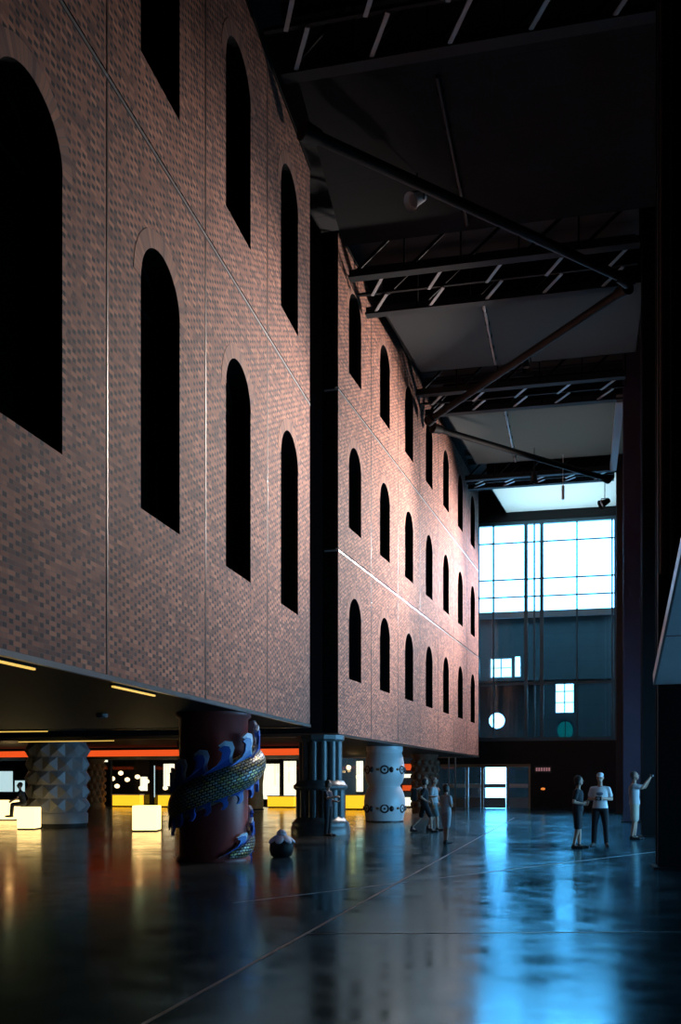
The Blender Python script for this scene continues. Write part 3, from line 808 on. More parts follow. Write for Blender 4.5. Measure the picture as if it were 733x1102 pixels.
# ------------------------------------------------------------------ gallery slab on the right
g0 = tag(empty('sloping_gallery', (0, 0, 0)), 'sloping gallery with blue grey panelled underside at the right edge', 'gallery')
pf, pn = at(705.5, 17.6), at(733, 14.2); zf, zn = 3.25, EYE + 233 * 14.2 / FPX
d_ = Vector((pn.x - pf.x, pn.y - pf.y, zn - zf)); a0 = Vector((pf.x, pf.y, zf)); a1 = a0 + d_ * 2.2
v = []
for a in (a0, a1):
    for (x, dz) in ((a.x, 0), (7.1, 0), (7.1, .16), (a.x, .16)): v.append((x, a.y, a.z + dz))
mb = MB(); mb.mesh(v, [(0, 3, 2, 1), (4, 5, 6, 7), (0, 1, 5, 4), (1, 2, 6, 5), (2, 3, 7, 6), (3, 0, 4, 7)]); mb.build('underside', M['slab'], g0)
MB().bar(a0 + Vector((-.02, 0, .085)), a1 + Vector((-.02, 0, .085)), .04, .2).build('edge_trim', M['joint'], g0)

# ------------------------------------------------------------------ floor inlay lines
def inlay(n, a, b, w=.035):
    o = MB().bar((a[0], a[1], .001), (b[0], b[1], .001), w, .004).build('trim_%d' % n, M['line']); struct(o, 'thin pale line set in the floor')
def fl(px, py): return at(px, FPX * EYE / (py - 841.0))
a, b = fl(155, 1102), fl(455, 935)
b = a + (b - a) * 3.2
inlay(2, a - (b - a) * .1, b)
inlay(3, fl(250, 972), fl(720, 915), .03)
inlay(4, fl(330, 1005), fl(733, 1003), .02)

# ------------------------------------------------------------------ designed columns under the buildings
def face_cam(p): return math.atan2(-p.x, p.y)       # rotation so that local -Y looks at the camera
def spot_of(px, py_base, r):
    d = FPX * EYE / (py_base - 841.0); return at(px, d + r * .97)

# --- dragon column
p = spot_of(230, 928, .66); dc = tag(empty('dragon_column', p, face_cam(p)), 'dark red column wound by a scaly dragon with blue flame fins', 'column', 'columns under the brick buildings')
RC = .68
MB().lathe([(RC + .05, 0), (RC + .05, .06), (RC, .1), (RC, SOF - .12), (RC + .06, SOF - .08), (RC + .06, SOF)], 64).build('shaft', M['dragon_red'], dc)
TH0, TH1 = -335.0, 250.0
kz = [(-335, .10), (-270, .36), (-90, 1.00), (90, 1.92), (150, 2.12), (250, 2.3)]
ka = [(-335, .05, .10), (-270, .14, .26), (-90, .22, .36), (0, .26, .36), (90, .36, .36), (150, .34, .32), (250, .1, .12)]
def lerp(tab, x):
    for i in range(len(tab) - 1):
        if x <= tab[i + 1][0]:
            t = (x - tab[i][0]) / (tab[i + 1][0] - tab[i][0]); t = max(0, t)
            return [u + (v - u) * t for u, v in zip(tab[i][1:], tab[i + 1][1:])]
    return list(tab[-1][1:])
mb = MB(); NA, NB = 260, 20; v = []; uv = []; f = []
for i in range(NA + 1):
    th = TH0 + (TH1 - TH0) * i / NA; z = lerp(kz, th)[0]; ar_, av_ = lerp(ka, th)
    s_ = R(th - TH0) * RC * 1.15
    for j in range(NB + 1):
        q = -PI / 2 + PI * j / NB
        rr2 = RC - .03 + (ar_ + .03) * math.cos(q); zz = z + av_ * math.sin(q)
        v.append((rr2 * math.sin(R(th)), -rr2 * math.cos(R(th)), max(zz, .005))); uv.append((s_, av_ * 3.0 * j / NB))
for i in range(NA):
    for j in range(NB):
        a = i * (NB + 1) + j; f.append((a, a + NB + 1, a + NB + 2, a + 1))
mb.mesh(v, f, True, uv); mb.build('dragon_body', M['scales'], dc)
def flame(root, th_c, z_c, wdt, hgt, rad, mat, scale=1.0, name='flame_fin', out=.05, flip=1):
    """curled flame tongue lying on the column, leaning to the right"""
    out_l = [(-.5, 0), (-.28, .12), (-.02, .22), (.12, .42), (.16, .70), (.02, .92), (.20, 1.0), (.40, .86), (.47, .60), (.40, .34), (.42, .12), (.5, 0)]
    mb = MB(); n = len(out_l); fr_, bk = [], []
    for (u, w) in out_l:
        u2, w2 = u * scale, (w - .3) * scale + .3 * (1 if scale == 1 else .9)
        th = R(th_c) + u2 * wdt / rad; zz = z_c + flip * w2 * hgt + u2 * wdt * math.tan(R(23))
        for lst, r_ in ((fr_, rad + out), (bk, rad)):
            lst.append((r_ * math.sin(th), -r_ * math.cos(th), max(zz, .003)))
    mb.v = fr_ + bk
    mb.f = [tuple(range(n - 1, -1, -1)) if flip == 1 else tuple(range(n)), tuple(range(n, 2 * n))] + [(i, (i + 1) % n, n + (i + 1) % n, n + i) for i in range(n)]
    return mb.build(name, mat, root)
th = -325
while th < 110:
    z = lerp(kz, th)[0]; ar_, av_ = lerp(ka, th)
    hg = .52 * (av_ / .36) ** .7
    fo = flame(dc, th, z + av_ * .72, .68, hg, RC + ar_ * .5, M['fin_white'])
    flame(fo, th, z + av_ * .74, .66, hg, RC + ar_ * .5 + .02, M['fin_blue'], .80, 'fin_core')
    th += 33
th = -255
while th < 130:
    z = lerp(kz, th)[0]; ar_, av_ = lerp(ka, th)
    if not (-250 < th < -110): flame(dc, th, z - av_ * .78, .30, .24, RC + ar_ * .45, M['fin_blue'], 1.0, 'belly_fin', .06, -1)
    th += 22
# claw at the left of the column
for k in range(4):
    a = R(-96 + 5 * k); x, y = math.sin(a), -math.cos(a)
    MB().cone((x * (RC + .12), y * (RC + .12), .95), (x * (RC + .2), y * (RC + .2), .58 + .05 * k), .06, .012, 10).build('claw', M['black'], dc)

# --- small sculpture in front
p = spot_of(303, 923, .2); q = tag(empty('floor_sculpture', p, face_cam(p)), 'small dark tub sculpture with pale petals beside the dragon column', 'sculpture')
MB().lathe([(.16, 0), (.22, .03), (.25, .15), (.24, .3), (.20, .36)], 28).build('tub', M['black'], q)
for k in range(7):
    a = 2 * PI * k / 7; rt_ = Matrix.Rotation(a, 3, 'Z') @ Matrix.Rotation(R(35), 3, 'Y')
    MB().ball((.17 * math.cos(a), .17 * math.sin(a), .37), .14, 1, .7, .3, rot=rt_).build('petal', M['petal'], q)
MB().ball((0, 0, .45), .11, 1, 1, 1.1).build('bud', M['petal'], q)

# --- studded column
p = spot_of(62, 891, 1.0); q = tag(empty('studded_column', p, face_cam(p)), 'wide grey column covered in five rows of pyramid studs', 'column', 'columns under the brick buildings')
RS = .96
MB().lathe([(RS + .02, 0), (RS + .02, .13)], 56).build('plinth', M['black'], q)
MB().lathe([(RS + .06, .13), (RS + .06, .45), (RS + .02, .49), (RS, .5), (RS, SOF)], 56).build('drum', M['stud'], q)
nrow, nst = 5, 12; hz_ = (SOF - .06 - .5) / nrow
for j in range(nrow):
    mb = MB()
    for i in range(nst):
        a = 2 * PI * (i + .5 * (j % 2)) / nst; da = PI / nst; zc = .5 + hz_ * (j + .5)
        c = lambda an, r_, z: (r_ * math.sin(an), -r_ * math.cos(an), z)
        P4 = [c(a - da, RS, zc - hz_ / 2), c(a, RS + .0, zc - hz_ / 2), c(a + da, RS, zc - hz_ / 2), c(a + da, RS, zc + hz_ / 2), c(a, RS, zc + hz_ / 2), c(a - da, RS, zc + hz_ / 2)]
        tip = c(a, RS + .14, zc)
        mb.mesh(P4 + [tip], [(0, 1, 6), (1, 2, 6), (2, 3, 6), (3, 4, 6), (4, 5, 6), (5, 0, 6)])
    mb.build('stud_row', M['stud'], q)

# --- clustered pier
p = spot_of(345, 899, .8); q = tag(empty('clustered_column', p, face_cam(p) + R(8)), 'dark greenish column of clustered shafts with ring moulding, at the building corner', 'column', 'columns under the brick buildings')
MB().lathe([(.88, 0), (.88, .22), (.84, .27), (.86, .32), (.76, .42), (.70, .5), (.62, .55), (.62, 1.28)], 24).build('base', M['pier'], q)
MB().lathe([(.60, 1.28), (.74, 1.30), (.80, 1.35), (.80, 1.43), (.74, 1.48), (.70, 1.56), (.58, 1.6)], 48).build('ring_moulding', M['pier'], q)
MB().lathe([(.50, 1.6), (.50, 2.72)], 32).build('core', M['pier'], q)
MB().lathe([(.62, 2.70), (.72, 2.78), (.72, SOF)], 12, smooth=False).build('capital', M['pier'], q)
for k in range(12):
    a = 2 * PI * k / 12; c, s_ = math.cos(a), math.sin(a)
    MB().cone((.53 * c, .53 * s_, 1.58), (.53 * c, .53 * s_, 2.72), .115, .115, 14).build('shaft', M['pier'], q)
    MB().cone((.60 * c, .60 * s_, .5), (.60 * c, .60 * s_, 1.3), .13, .13, 14).build('shaft', M['pier'], q)

# --- white double drum column
p = spot_of(414, 885, .75); q = tag(empty('drum_column', p, face_cam(p)), 'white column of two bulging drums with dark rosette bands', 'column', 'columns under the brick buildings')
MB().lathe([(.74, 0), (.74, .05)], 48).build('plinth', M['ring_dark'], q)
prof = [(.72, .05), (.75, .2), (.79, .5), (.80, .75), (.77, 1.0), (.69, 1.22), (.60, 1.36), (.60, 1.40), (.69, 1.52), (.75, 1.7), (.77, 1.95), (.76, 2.2), (.71, 2.5), (.67, 2.62), (.66, 2.66), (.70, 2.72), (.70, SOF)]
MB().lathe(prof, 56).build('drum', M['ceramic'], q)
for zc, rr2 in ((.52, .765), (2.0, .745)):
    for k in range(18):
        a = 2 * PI * k / 18; c, s_ = math.sin(a), -math.cos(a)
        pos = (rr2 * c, rr2 * s_, zc)
        if k % 3 == 0: MB().torus(pos, .14, .038, (c, s_, 0), 20, 8).ball(pos, .05, 1, 1, 1).build('ring_rosette', M['ring_dark'], q)
        elif k % 3 == 1: MB().ball(pos, .095, 1, 1, 1.2).build('rosette', M['ring_dark'], q)
        else: MB().ball((pos[0], pos[1], zc + .01), .06, 1.3, 1.3, .9).build('rosette', M['ring_brown'], q)

# --- brown carved column and two orange ones
def carved(px, py, r, mat, label, rows=7, n=12, name='carved_column'):
    p = spot_of(px, py, r); q = tag(empty(name, p, face_cam(p)), label, 'column', 'columns under the brick buildings')
    MB().lathe([(r + .05, 0), (r + .05, .12), (r, .16), (r, SOF - .15), (r + .06, SOF - .1), (r + .06, SOF)], 40).build('shaft', mat, q)
    hz = (SOF - .5) / rows
    for j in range(rows):
        mb = MB()
        for i in range(n):
            a = 2 * PI * (i + .5 * (j % 2)) / n
            mb.ball((r * math.sin(a), -r * math.cos(a), .25 + hz * (j + .5)), 1, r * PI / n * .85, r * PI / n * .85, hz * .42, 8, 6)
        mb.build('carved_band', mat, q)
carved(457.5, 875, .60, M['terracotta'], 'brown carved column behind the two people walking')
carved(103.5, 869, .48, M['amber_stone'], 'orange studded column half hidden behind the grey studded column', 6, 10)
p = spot_of(274, 873, .5); q = tag(empty('waisted_column', p, face_cam(p)), 'smooth orange waisted column behind the dragon column', 'column', 'columns under the brick buildings')
MB().lathe([(.46, 0), (.46, .08), (.42, .1), (.48, .35), (.46, .8), (.40, 1.2), (.46, 1.6), (.5, 2.0), (.46, 2.4), (.5, 2.7), (.5, SOF)], 40).build('shaft', M['amber_stone'], q)
MB().torus((0, 0, .08), .45, .05).build('base_ring', M['black'], q)

# ------------------------------------------------------------------ warm side of the hall under the buildings
# orange lit band below the soffit
a = at(-60, 38.0); b = at(345, 38.0 - 4.0)
dirv = (L2w(0, 1, 0) - L2w(0, 0, 0))
a = L2w(7.8, 3, 0); b = L2w(7.8, 33, 0)
ob = tag(empty('light_band', (a.x, a.y, 0), math.atan2(dirv.y, dirv.x)), 'long glowing orange band under the soffit on the left', 'light band')
MB().box(0, 30, -.1, .1, 2.56, 2.80).build('glowing_panel', M['orange_lit'], ob)
MB().box(0, 30, -.14, .14, 2.80, SOF - .004).build('fixing_rail', M['black'], ob)
# glowing bars added to stand for yellow reflections on the soffit trim
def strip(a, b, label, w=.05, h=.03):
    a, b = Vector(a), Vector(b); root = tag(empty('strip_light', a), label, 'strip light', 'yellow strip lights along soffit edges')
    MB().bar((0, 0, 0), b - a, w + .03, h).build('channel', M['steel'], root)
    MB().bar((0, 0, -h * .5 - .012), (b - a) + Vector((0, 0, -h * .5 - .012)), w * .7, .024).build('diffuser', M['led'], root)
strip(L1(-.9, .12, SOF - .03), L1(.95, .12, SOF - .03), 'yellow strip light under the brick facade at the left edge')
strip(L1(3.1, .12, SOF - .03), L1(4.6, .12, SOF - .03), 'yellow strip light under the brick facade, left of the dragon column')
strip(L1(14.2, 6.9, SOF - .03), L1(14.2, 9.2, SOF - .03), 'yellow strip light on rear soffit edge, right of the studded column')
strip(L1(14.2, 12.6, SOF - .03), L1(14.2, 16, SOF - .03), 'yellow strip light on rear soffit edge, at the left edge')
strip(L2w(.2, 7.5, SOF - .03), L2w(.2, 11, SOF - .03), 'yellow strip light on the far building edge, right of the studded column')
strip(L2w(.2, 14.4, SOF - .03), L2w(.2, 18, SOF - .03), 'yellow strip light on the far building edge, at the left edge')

def lightbox(px0, px1, py, ht, label, dep=.75):
    d = FPX * EYE / (py - 841.0); a, b = at(px0, d), at(px1, d); w = (b - a).length; c = (a + b) / 2 + FW * dep / 2
    root = tag(empty('light_box', (c.x, c.y, 0), R(YAW)), label, 'light box', 'glowing box seats')
    MB().box(-w / 2 + .02, w / 2 - .02, -dep / 2 + .02, dep / 2 - .02, 0, .04).build('foot', M['black'], root)
    MB().bevbox(-w / 2, w / 2, -dep / 2, dep / 2, .04, ht, .03).build('glowing_body', M['lightbox'], root)
    return root, c
lightbox(142, 169, 895, .80, 'glowing yellow box seat between the studded and dragon columns')
lb2, lbc = lightbox(18, 37, 893, .72, 'glowing yellow box seat just left of the studded column')
lightbox(-12, 15, 883, .80, 'glowing yellow box seat cut by the left edge of the photo', .9)

def counter(px0, px1, py, ht, Y, label):
    a, b = onY(px0, 841, Y), onY(px1, 841, Y)
    root = tag(empty('lit_counter', ((a.x + b.x) / 2, Y, 0)), label, 'counter', 'glowing counters')
    w = b.x - a.x
    MB().box(-w / 2, w / 2, 0, .6, .08, ht - .06).build('glowing_front', M['counter'], root)
    MB().box(-w / 2 - .04, w / 2 + .04, -.04, .66, ht - .06, ht).build('worktop', M['white_frame'], root)
    MB().box(-w / 2 + .04, w / 2 - .04, .05, .55, 0, .08).build('plinth', M['black'], root)
counter(121, 150, 865, .78, 56.3, 'glowing amber counter right of the orange studded column')
counter(170, 196, 866, .78, 56.0, 'glowing amber counter left behind the dragon column')
counter(288, 316, 866, .72, 56.4, 'glowing amber counter between dragon and clustered columns')
counter(372, 391, 869, .85, 53.5, 'glowing amber counter between clustered and white columns')

# glazed shopfront along the far wall
sx0, sx1 = -46.0, X(452)
n_b = 13
names = 0
sf = MB(); sf.box(sx0, sx1, BACK + .05, BACK + .3, 3.1, 3.3); sf.box(sx0, sx1, BACK + .05, BACK + .3, 0, .08)
dwin = struct(sf.build('window_8', M['steel']), 'glazed shopfront along the far wall on the left')
for i in range(n_b + 1):
    x = sx0 + (sx1 - sx0) * i / n_b
    MB().box(x - .09, x + .09, BACK, BACK + .3, .08, 3.1).build('mullion', M['steel'], dwin)
    if i < n_b:
        x2 = sx0 + (sx1 - sx0) * (i + 1) / n_b
        MB().box(x + .09, x2 - .09, BACK + .16, BACK + .175, .08, 3.1).build('pane', M['glass_thin'], dwin)
SB = 63.0
struct(MB().box(-46.6, -14.4, SB, SB + .3, 0, 4.4).box(-46.6, -14.4, BACK + .4, SB, 3.4, 3.6).build('wall_shop', M['panel_dark']))
def SX(px): return onY(px, 841, SB - .1).x
def display(px0, px1, py0, py1, mat, label, kind='shop_display'):
    a, b = onY(px0, py1, SB - .12), onY(px1, py0, SB - .12)
    root = tag(empty(kind, (a.x, SB - .12, a.z)), label, 'display', 'lit displays in the shop')
    w, h_ = b.x - a.x, b.z - a.z
    MB().box(0, w, 0, .05, 0, h_).build('lit_face', mat, root)
    MB().box(-.06, 0, -.03, .1, -.06, h_ + .06).box(w, w + .06, -.03, .1, -.06, h_ + .06).box(0, w, -.03, .1, -.06, 0).box(0, w, -.03, .1, h_, h_ + .06).build('frame', M['black'], root)
display(-10, 14, 830, 852, M['lit_panel_cool'], 'pale cool screen above the box seats at the left edge')
display(16, 27, 840, 852, M['lit_panel_cool'], 'small pale cool screen beside the sitting person')
display(112, 119, 812.5, 820, M['lit_panel'], 'small lit notice high up, right of the studded column')
display(163, 167, 824, 858, M['lit_panel_cool'], 'narrow upright lit strip left of the dragon column')
display(151, 159, 836, 851, M['lit_panel'], 'lit panel behind the amber counter, left of the narrow strip')
display(176, 188, 822, 846, M['lit_panel'], 'lit panel just left of the dragon column')
display(283, 301, 822, 860, M['lit_panel'], 'bright lit panel right of the orange waisted column')
display(303, 319, 819, 862, M['lit_panel'], 'bright lit panel left of the clustered column')
display(371, 379, 819, 849, M['lit_panel'], 'bright lit panel right of the clustered column, left half')
display(383.5, 391, 819, 852, M['lit_panel'], 'bright lit panel left of the white column')
for k, (py, h_) in enumerate(((822, 7), (833, 4), (845, 6), (858, 9))):
    display(433, 443, py, py + h_, M['lit_panel'] if k % 2 else M['orange_lit'],
            ['topmost orange panel of the stack right of the white column', 'upper narrow lit panel right of the white column',
             'lower orange panel of the stack right of the white column', 'lowest lit panel right of the white column'][k])
# pendant globes
gl = [(121, 838), (126, 846), (137, 839), (148, 836), (152, 848), (178, 848), (181, 836), (290, 826), (299, 834), (311, 828), (296, 848), (311, 845), (375, 826), (386, 836), (130, 832), (158, 841)]
for k, (px, py) in enumerate(gl):
    Y = 60.2 + .5 * (k % 3); q = onY(px, py, Y)
    root = tag(empty('pendant_globe', q), 'small warm globe lamp hanging behind the shopfront glass', 'lamp', 'warm globe lamps in the shop')
    root['label'] = ['warm globe lamp above the amber counter nearest the studded column, outermost', 'low warm globe above the left amber counter', 'warm globe over the middle of the left amber counter',
        'warm globe over the right end of the left amber counter', 'low warm globe right of the left amber counter', 'low warm globe just left of the dragon column', 'upper warm globe just left of the dragon column',
        'upper left globe in the bright bay behind the waisted column', 'second upper globe in the bright bay by the clustered column', 'upper right globe left of the clustered column',
        'low globe above the counter right of the waisted column', 'low globe just left of the clustered column', 'upper globe between clustered and white columns', 'lower globe just left of the white column',
        'highest warm globe near the orange studded column', 'warm globe left of the narrow lit strip'][k]
    MB().ball((0, 0, 0), .17, 1, 1, .85).build('shade', M['globe'], root)
    MB().cone((0, 0, .14), (0, 0, 3.4 - q.z), .012, .012, 6).build('cord', M['black'], root)

# small downlights in the soffit
for (s_, y_, lab) in ((4.0, 3.5, 'small downlight in near soffit, left part'), (9.0, 3.0, 'small downlight in near soffit above the dragon column'),
                      (6.5, 9.5, 'small downlight deep in near soffit'), (10.5, 8.0, 'small downlight in near soffit towards the studded column')):
    p = L1(s_, y_, SOF - .05); root = tag(empty('downlight', p), lab, 'downlight', 'soffit downlights')
    MB().lathe([(.10, -.03), (.12, 0), (.12, .05)], 20, cap=False).build('ring', M['grey_steel'], root)
    MB().cone((0, 0, .02), (0, 0, .045), .095, .095, 20).build('lens', M['black'], root)

# ------------------------------------------------------------------ people
def remeshed(mb, name, mat, parent, voxel, smooth=6):
    o = mb.build(name + '_tmp', mat)
    md = o.modifiers.new('r', 'REMESH'); md.mode = 'VOXEL'; md.voxel_size = voxel
    ms = o.modifiers.new('s', 'SMOOTH'); ms.factor = .5; ms.iterations = smooth
    dg = bpy.context.evaluated_depsgraph_get(); dg.update()
    me = bpy.data.meshes.new_from_object(o.evaluated_get(dg)); me.name = name
    old = o.data; bpy.data.objects.remove(o); bpy.data.meshes.remove(old)
    for p_ in me.polygons: p_.use_smooth = True
    n = bpy.data.objects.new(name, me); COL.objects.link(n)
    if not me.materials: me.materials.append(mat)
    else: me.materials[0] = mat
    if parent: n.parent = parent
    return n
def limb(mb, pts, rad, n=12):
    for i in range(len(pts)):
        mb.ball(pts[i], rad[i], n=n, m=8)
        if i: mb.cone(pts[i - 1], pts[i], rad[i - 1], rad[i], n)
def loft(mb, rings, n=20):
    """rings: (centre, rx, ry)"""
    v = []; f = []
    for c, rx_, ry_ in rings:
        for i in range(n):
            q = 2 * PI * i / n; v.append((c[0] + rx_ * math.cos(q), c[1] + ry_ * math.sin(q), c[2]))
    for j in range(len(rings) - 1):
        for i in range(n):
            a, b = j * n + i, j * n + (i + 1) % n; f.append((a, b, b + n, a + n))
    k = (len(rings) - 1) * n
    mb.mesh(v, f + [tuple(range(n - 1, -1, -1)), tuple(range(k, k + n))], True)
def hand(mb, w, d, side, curl=.5, k=1):
    """palm and five fingers from the wrist w along d; side: palm-plane axis toward the thumb"""
    w = Vector(w); d = Vector(d).normalized(); t = Vector(side); t = (t - d * t.dot(d)).normalized(); nrm_ = d.cross(t).normalized()
    palm = w + d * .05 * k
    limb(mb, [w, w + d * .04 * k + t * .018 * k, w + d * .085 * k + t * .025 * k], [.026 * k, .022 * k, .017 * k], 8)
    limb(mb, [w, w + d * .04 * k - t * .018 * k, w + d * .08 * k - t * .028 * k], [.026 * k, .022 * k, .017 * k], 8)
    for i, (off, L) in enumerate(((.032, .070), (.011, .078), (-.011, .072), (-.032, .056))):
        b = w + d * .085 * k + t * off * k
        m = b + (d * math.cos(curl * .6) + nrm_ * math.sin(curl * .6)) * L * .5 * k
        e = m + (d * math.cos(curl * 1.5) + nrm_ * math.sin(curl * 1.5)) * L * .5 * k
        limb(mb, [b, m, e], [.0105 * k, .0095 * k, .008 * k], 8)
    b = w + d * .03 * k + t * .03 * k
    m = b + (d * .6 + t * .8).normalized() * .04 * k
    limb(mb, [b, m, m + (d * .9 + t * .25 + nrm_ * .3).normalized() * .032 * k], [.014 * k, .011 * k, .009 * k], 8)

def person(loc, rz, H, label, J=None, top=('tee', 'cloth_white'), bottom=('trousers', 'cloth_navy'), hair=('short', 'hair_dark'), cap=None,
           head_yaw=0, head_pitch=0, lean=0.0, female=False, vest=None, curl=(.6, .6), thumb=((0, -1, 0), (0, -1, 0))):
    k = H / 1.75
    sw = .168 if female else .19
    D = dict(pel=(0, 0, .93), nb=(0, 0, 1.46), shR=(-sw, 0, 1.39), shL=(sw, 0, 1.39), elR=(-sw - .06, .02, 1.12), elL=(sw + .06, .02, 1.12),
             wrR=(-sw - .07, -.06, .87), wrL=(sw + .07, -.06, .87), hpR=(-.09, 0, .90), hpL=(.09, 0, .90), knR=(-.10, -.01, .49), knL=(.10, -.01, .49),
             anR=(-.10, .02, .08), anL=(.10, .02, .08), toR=(-.12, -.15, .03), toL=(.12, -.15, .03))
    D.update(J or {})
    P_ = {a: Vector(b) * k for a, b in D.items()}
    root = tag(empty('person', loc, rz), label, 'person')
    mb = MB()
    pel, nb = P_['pel'], P_['nb']
    def tr(t): return pel.lerp(nb, t)
    hw = .165 if female else .16
    rings = [(tr(-.10), .10, .07), (tr(-.04), .155, .10), (tr(.08), hw, .112), (tr(.30), .138 if female else .145, .098), (tr(.55), .155 if female else .165, .112),
             (tr(.75), .165 if female else .18, .112), (tr(.90), .14 if female else .15, .088), (tr(.99), .065, .06)]
    loft(mb, [(c, a * k, b * k) for c, a, b in rings])
    # neck and head
    hd = nb + Vector((0, -.03 * k, .19 * k)) + (nb - pel).normalized() * .0
    limb(mb, [nb - Vector((0, 0, .03 * k)), nb + Vector((0, -.01, .05)) * k, hd - Vector((0, 0, .05 * k))], [.06 * k, .052 * k, .05 * k])
    hr = Matrix.Rotation(R(head_yaw), 3, 'Z') @ Matrix.Rotation(R(head_pitch), 3, 'X')
    HP = lambda x, y, z: hd + hr @ (Vector((x, y, z)) * k)
    mb.ball(HP(0, .01, .02), .1 * k, .78, .95, 1.02, 20, 14, hr)
    mb.ball(HP(0, -.02, -.05), .07 * k, .82, .95, .95, 16, 10, hr)
    mb.cone(HP(0, -.082, .02), HP(0, -.112, -.022), .008 * k, .016 * k, 8)
    for sx in (-1, 1): mb.ball(HP(sx * .078, .01, -.005), .024 * k, .4, .8, 1.2, 8, 6, hr)
    mb.ball(HP(0, -.085, -.055), .022 * k, 1.1, .5, .5, 10, 6, hr)
    for s_ in 'RL':
        limb(mb, [P_['sh' + s_], P_['sh' + s_].lerp(P_['el' + s_], .5), P_['el' + s_], P_['el' + s_].lerp(P_['wr' + s_], .4), P_['wr' + s_]], [.055 * k, .047 * k, .039 * k, .038 * k, .026 * k])
        limb(mb, [tr(.90), P_['sh' + s_]], [.05 * k, .05 * k])
        limb(mb, [P_['hp' + s_], P_['hp' + s_].lerp(P_['kn' + s_], .45), P_['kn' + s_], P_['kn' + s_].lerp(P_['an' + s_], .35), P_['an' + s_]], [.088 * k, .075 * k, .052 * k, .053 * k, .035 * k])
        limb(mb, [P_['an' + s_] - Vector((0, 0, .02 * k)), P_['to' + s_]], [.034 * k, .026 * k])
        i = 0 if s_ == 'R' else 1
        hand(mb, P_['wr' + s_], P_['wr' + s_] - P_['el' + s_], thumb[i], curl[i], k)
    body = remeshed(mb, 'body', M['skin'], root, .0085 * k, 3)
    body.data.materials.append(M['eye']); body.data.materials.append(M['lip'])
    eyes = [HP(sx * .032, -.082, .018) for sx in (-1, 1)]; mouth = HP(0, -.092, -.056)
    for p_ in body.data.polygons:
        c = p_.center
        if any((c - e).length < .016 * k for e in eyes): p_.material_index = 1
        elif abs((c - mouth).z) < .011 * k and (c - mouth).length < .026 * k: p_.material_index = 2
    # shoes
    for s_ in 'RL':
        sm = MB(); an, to = P_['an' + s_], P_['to' + s_]; d = (to - an); d.z = 0
        if d.length < .05 * k: d = Vector((0, -1, 0)) * .15 * k
        d.normalize(); heel = Vector((an.x, an.y, to.z)) - d * .03 * k
        limb(sm, [an - Vector((0, 0, .01)) * k, heel, heel + d * .12 * k, to + d * .04 * k], [.05 * k, .042 * k, .044 * k, .036 * k])
        remeshed(sm, 'shoe', M['shoe'], root, .012 * k, 3)
    # top
    kind, mt = top; cm = MB(); gg = .018
    z_top = .96; lo = -.02 if kind != 'long' else -.12
    rings = [(tr(lo), hw + gg + .012, .125 + gg), (tr(.12), hw + gg, .118 + gg), (tr(.30), .146 + gg, .105 + gg), (tr(.55), .168 + gg, .117 + gg), (tr(.75), (.168 if female else .182) + gg, .116 + gg), (tr(.9), .15 + gg, .092 + gg), (tr(z_top), .085, .075)]
    loft(cm, [(c, a * k, b * k) for c, a, b in rings])
    for s_ in 'RL':
        t = {'tee': .62, 'sleeveless': .12, 'long': 1.0}[kind]
        e = P_['sh' + s_].lerp(P_['el' + s_], t)
        limb(cm, [tr(.90), P_['sh' + s_], e], [.062 * k, .060 * k, (.062 if t < .9 else .052) * k])
        if kind == 'long': limb(cm, [P_['el' + s_], P_['el' + s_].lerp(P_['wr' + s_], .92)], [.052 * k, .04 * k])
    remeshed(cm, 'shirt', M[mt], root, .014 * k, 4)
    if vest:
        vm = MB(); rings2 = [(tr(.0), hw + .06, .15), (tr(.3), .195, .143), (tr(.6), .215, .15), (tr(.82), .205, .135), (tr(.95), .11, .10)]
        loft(vm, [(c + Vector((0, .024 * k, 0)), a * k, b * k * .98) for c, a, b in rings2]); remeshed(vm, 'vest', M[vest], root, .014 * k, 4)
    # bottom
    kind, mt = bottom; pm = MB()
    if kind == 'skirt':
        kz_ = (P_['knR'].z + P_['knL'].z) / 2 + .02 * k; kc = (P_['knR'] + P_['knL']) / 2
        sp = abs(P_['knR'].y - P_['knL'].y) / 2 + .10 * k
        loft(pm, [(tr(.10), (hw + .02) * k, .125 * k), (tr(-.1), (hw + .035) * k, .14 * k), (Vector((kc.x, kc.y, kz_)), .20 * k, sp)])
    else:
        loft(pm, [(tr(.14), (hw + .016) * k, .122 * k), (tr(0), (hw + .022) * k, .13 * k), (tr(-.12), .15 * k, .115 * k)])
        for s_ in 'RL':
            hp, kn, an = P_['hp' + s_], P_['kn' + s_], P_['an' + s_]
            if kind == 'trousers': limb(pm, [hp, hp.lerp(kn, .5), kn, kn.lerp(an, .4), kn.lerp(an, .95)], [.104 * k, .09 * k, .07 * k, .068 * k, .058 * k])
            else: limb(pm, [hp, hp.lerp(kn, .5), hp.lerp(kn, .9)], [.106 * k, .095 * k, .088 * k])
    remeshed(pm, 'skirt' if kind == 'skirt' else 'trousers' if kind == 'trousers' else 'shorts', M[mt], root, .014 * k, 4)
    # hair or cap
    st, mt = hair; hm = MB()
